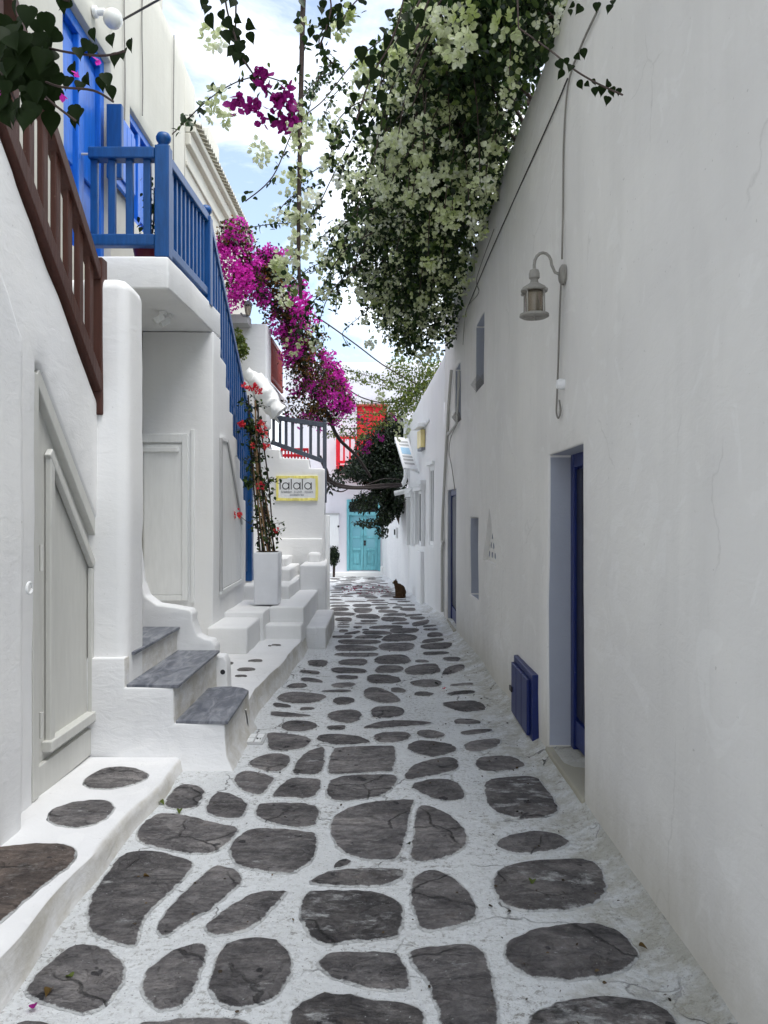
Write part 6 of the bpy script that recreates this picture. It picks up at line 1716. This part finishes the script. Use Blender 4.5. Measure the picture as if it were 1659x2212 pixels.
# square planter with a leggy red bougainvillea on canes
pl = thing('planter', 'tall square white planter standing on the white steps', 'planter', (-1.42, 9.4, .53))
bm = box(B(), -1.575, -1.265, 9.24, 9.55, .532, 1.165); bevel(bm, .022, 3)
for v in bm.verts:
    s = .95 + .05 * (v.co.z - .53) / .63
    v.co.x = -1.42 + (v.co.x + 1.42) * s; v.co.y = 9.395 + (v.co.y - 9.395) * s
finish('box', bm, 'planter', pl, True)
finish('soil', box(B(), -1.54, -1.30, 9.275, 9.515, 1.15, 1.170), 'soil', pl)
rbg = thing('potted_bougainvillea', 'leggy red-flowered bougainvillea tied to canes in the square planter', 'plant', (-1.42, 9.4, 1.16))
canes = []
for k in range(15):
    b0 = Vector((-1.42 + random.uniform(-.09, .09), 9.4 + random.uniform(-.08, .08), 1.16))
    tq = at(random.uniform(535, 560), random.uniform(850, 1000), 9.4)
    mid = b0.lerp(tq, .5) + Vector((random.uniform(-.05, .05), random.uniform(-.05, .05), 0))
    canes.append(bez([b0, mid, tq], 6))
    bm = B(); tube(bm, canes[-1], random.uniform(.006, .012), 6); finish('cane' if k % 2 else 'stem', bm, 'cane' if k % 2 else 'bark', rbg, True)
bm = B(); twg = []
for k in range(60):
    s_ = random.choice(canes); a = s_[random.randrange(2, len(s_) - 1)]
    e = a + Vector((random.uniform(-.17, .22), random.uniform(-.12, .1), random.uniform(-.02, .16)))
    t_ = bez([a, a.lerp(e, .5) + Vector((0, 0, .03)), e], 4); twg.append(t_); tube(bm, t_, .003, 4)
finish('twigs', bm, 'bark', rbg, True, kind='stuff')
lp = np.concatenate([along(c_, 26, .055) for c_ in canes] + [along(t_, 7, .02) for t_ in twg] + [blob(at(535, 1040, 9.35), (.07, .06, .08), 50), blob(at(545, 920, 9.4), (.09, .08, .12), 90)])
fast_mesh('foliage', *leaves(lp, .050), 'leaf', rbg, 'stuff')
fl = np.array([tuple(at(*q)) for q in [(545, 835, 9.3), (538, 842, 9.3), (552, 838, 9.3), (558, 845, 9.3), (530, 832, 9.3), (565, 912, 9.3), (570, 925, 9.3), (560, 925, 9.3), (572, 940, 9.3), (518, 912, 9.3), (524, 918, 9.3), (575, 965, 9.25), (516, 1108, 9.2), (512, 1112, 9.2), (548, 962, 9.3), (562, 1050, 9.3), (598, 1145, 9.3)]])
fast_mesh('flowers', *clusters(fl, rng.uniform(.02, .05, len(fl)), 7, .034), 'bract_r', rbg, 'stuff')
bm = B(); tube(bm, bez([at(560, 1140, 9.35), at(535, 1128, 9.25), at(514, 1110, 9.2)], 5), .003, 4); finish('twig', bm, 'bark', rbg, True)

# fallen leaves and petals
fp_ = []
for k in range(110):
    Y = random.uniform(15.3, 17.2); x = random.uniform(-.9, .1); fp_.append((x, Y, gz(x, Y) + .012))
fp_ = np.array(fp_); ax = rng.normal(size=(len(fp_), 3)); ax[:, 2] *= .15; nr = rng.normal(size=(len(fp_), 3)) * .25; nr[:, 2] += 1
tag(fast_mesh('fallen_petals', *place(BR_V, BR_F, fp_, ax, nr, rng.uniform(.03, .06, len(fp_))), 'petal', None, 'stuff'), 'fallen red petals scattered on the far lane', 'petals')
bits = []
while len(bits) < 460:                                            # crumbs of bark and dirt, thicker along the right-hand wall
    Y = random.uniform(2.4, 13.5); x = random.uniform(-1.2, .98)
    if Y > 9 and x < -.65 or x > fxR(Y) - .03 or random.random() > .25 + .75 * max(0, x) ** 1.2: continue
    if Y > 5.7 and x < kx2(min(Y, 9.3)) + .06 or (4.7 < Y < 6 and x < -.9): continue
    bits.append((x, Y, gz(x, Y) + .011))
bits = np.array(bits); k_ = len(bits)
ax = rng.normal(size=(k_, 3)); ax[:, 2] *= .2; nr = rng.normal(size=(k_, 3)) * .5; nr[:, 2] += 1
tag(fast_mesh('fallen_debris', *place(LEAF_V, LEAF_F, bits, ax, nr, rng.uniform(.007, .022, k_) * rng.uniform(.6, 1.2, k_)), 'crumb', None, 'stuff'), 'dark crumbs of bark and dry leaf strewn over the paving', 'debris')
FL = [((345, 1738), 'leaf_light', 'curled green leaf lying on the small stone below the kerb'), ((388, 1754), 'leaf_light', 'yellow-green leaf on the white joint under the kerb stone'),
      ((1150, 1908), 'leaf_light', 'yellow leaf lying on the white-smeared round stone'), ((155, 2120), 'leaf_light', 'green leaf on the upper edge of the bottom-left stone'),
      ((110, 2145), 'leaf_rust', 'orange dry leaf at the foot of the kerb near the bottom-left stone'), ((310, 1900), 'leaf_rust', 'rusty leaf in the middle of the large left stone'),
      ((72, 2188), 'bract_p', 'dark pink petal on the lower edge of the bottom-left stone'), ((1380, 2052), 'leaf_rust', 'brown leaf on the stained joint by the lower right wall'),
      ((560, 1600), 'leaf_dark', 'dark leaf beside the drain grate'), ((940, 1480), 'leaf_dark', 'dark leaf on the joint in the middle of the lane'),
      ((885, 1830), 'leaf_dark', 'tiny dark leaf in the joint beside the half-moon stone'), ((1175, 1655), 'leaf_dark', 'dark leaf by the near door threshold'), ((960, 1492), 'bract_r', 'bright red petal on the paving in the middle distance')]
for (px_, py_), mt, lb in FL:
    Y = FPX * CAMH / (py_ - 1106); x = (px_ - 829.5) * Y / FPX
    me_ = bpy.data.meshes.new('fallen_leaf'); V_ = NEAR_V * random.uniform(.028, .042); V_[:, 2] *= 2.5
    me_.from_pydata([tuple(v) for v in V_], [], [tuple(int(i) for i in f) for f in NEAR_F]); me_.materials.append(M[mt])
    ob = bpy.data.objects.new('fallen_leaf', me_); COL.objects.link(ob)
    ob.location = (x, Y, gz(x, Y) + .014); ob.rotation_euler = (random.uniform(-.2, .2), random.uniform(-.2, .2), random.uniform(0, 6))
    tag(ob, lb, 'leaf', 'fallen leaves on the paving')

# ------------------------------------------------------------------ cat
cy = FPX * CAMH / (1291 - 1106); cx_ = (863 - 829.5) * cy / FPX
ct = thing('cat', 'brown tabby cat sitting with its back turned by the rough garden wall', 'cat', (cx_, cy, 0))
def cpz(dx, dy, dz): return (cx_ + dx, cy + dy, gz(cx_, cy) + dz)
bm = B()
ball(bm, cpz(.035, 0, .105), .1, 16, 10, .95, .85, 1.0)           # haunches
ball(bm, cpz(.03, 0, .16), .085, 16, 10, .95, .85, 1.05)
ball(bm, cpz(-.01, 0, .20), .07, 16, 10, .95, .9, 1.1)            # back to chest
ball(bm, cpz(-.045, 0, .205), .062, 16, 10, .85, .9, 1.25)
ball(bm, cpz(-.065, 0, .255), .048, 14, 9, .9, .95, 1.1)          # neck
ball(bm, cpz(-.080, -.005, .298), .046, 16, 10, 1.02, 1.0, .92)   # head
ball(bm, cpz(-.122, -.012, .285), .020, 10, 7, 1.1, 1, .8)        # muzzle
for s in (-1, 1):
    tube(bm, [cpz(-.072, s * .026, .325), cpz(-.068, s * .034, .350), cpz(-.066, s * .037, .372)], [.020, .013, .003], 8)
    tube(bm, [cpz(-.055, s * .03, .19), cpz(-.062, s * .033, .10), cpz(-.062, s * .033, .03), cpz(-.082, s * .033, .012)], [.032, .024, .019, .018], 8)
    ball(bm, cpz(.0, s * .075, .06), .06, 12, 8, 1.1, .55, 1.0)   # thigh
    ball(bm, cpz(-.045, s * .075, .02), .026, 10, 6, 1.6, .8, .75)  # hind paw
tube(bm, bez([cpz(.11, .03, .03), cpz(.09, -.085, .02), cpz(.0, -.12, .02), cpz(-.10, -.10, .02), cpz(-.115, -.07, .022)], 6), .018, 8)
bmesh.ops.recalc_face_normals(bm, faces=bm.faces[:])
cb = finish('body', bm, 'fur', ct, True)
md = cb.modifiers.new('one_skin', 'REMESH'); md.mode = 'VOXEL'; md.voxel_size = .0075; md.use_smooth_shade = True
ms = cb.modifiers.new('soft', 'SMOOTH'); ms.factor = .5; ms.iterations = 4
for s in (-1, 1):
    bm = B(); ball(bm, cpz(-.118, -.005 + s * .021, .305), .007, 8, 6); finish('eye', bm, 'yellow', ct, True)
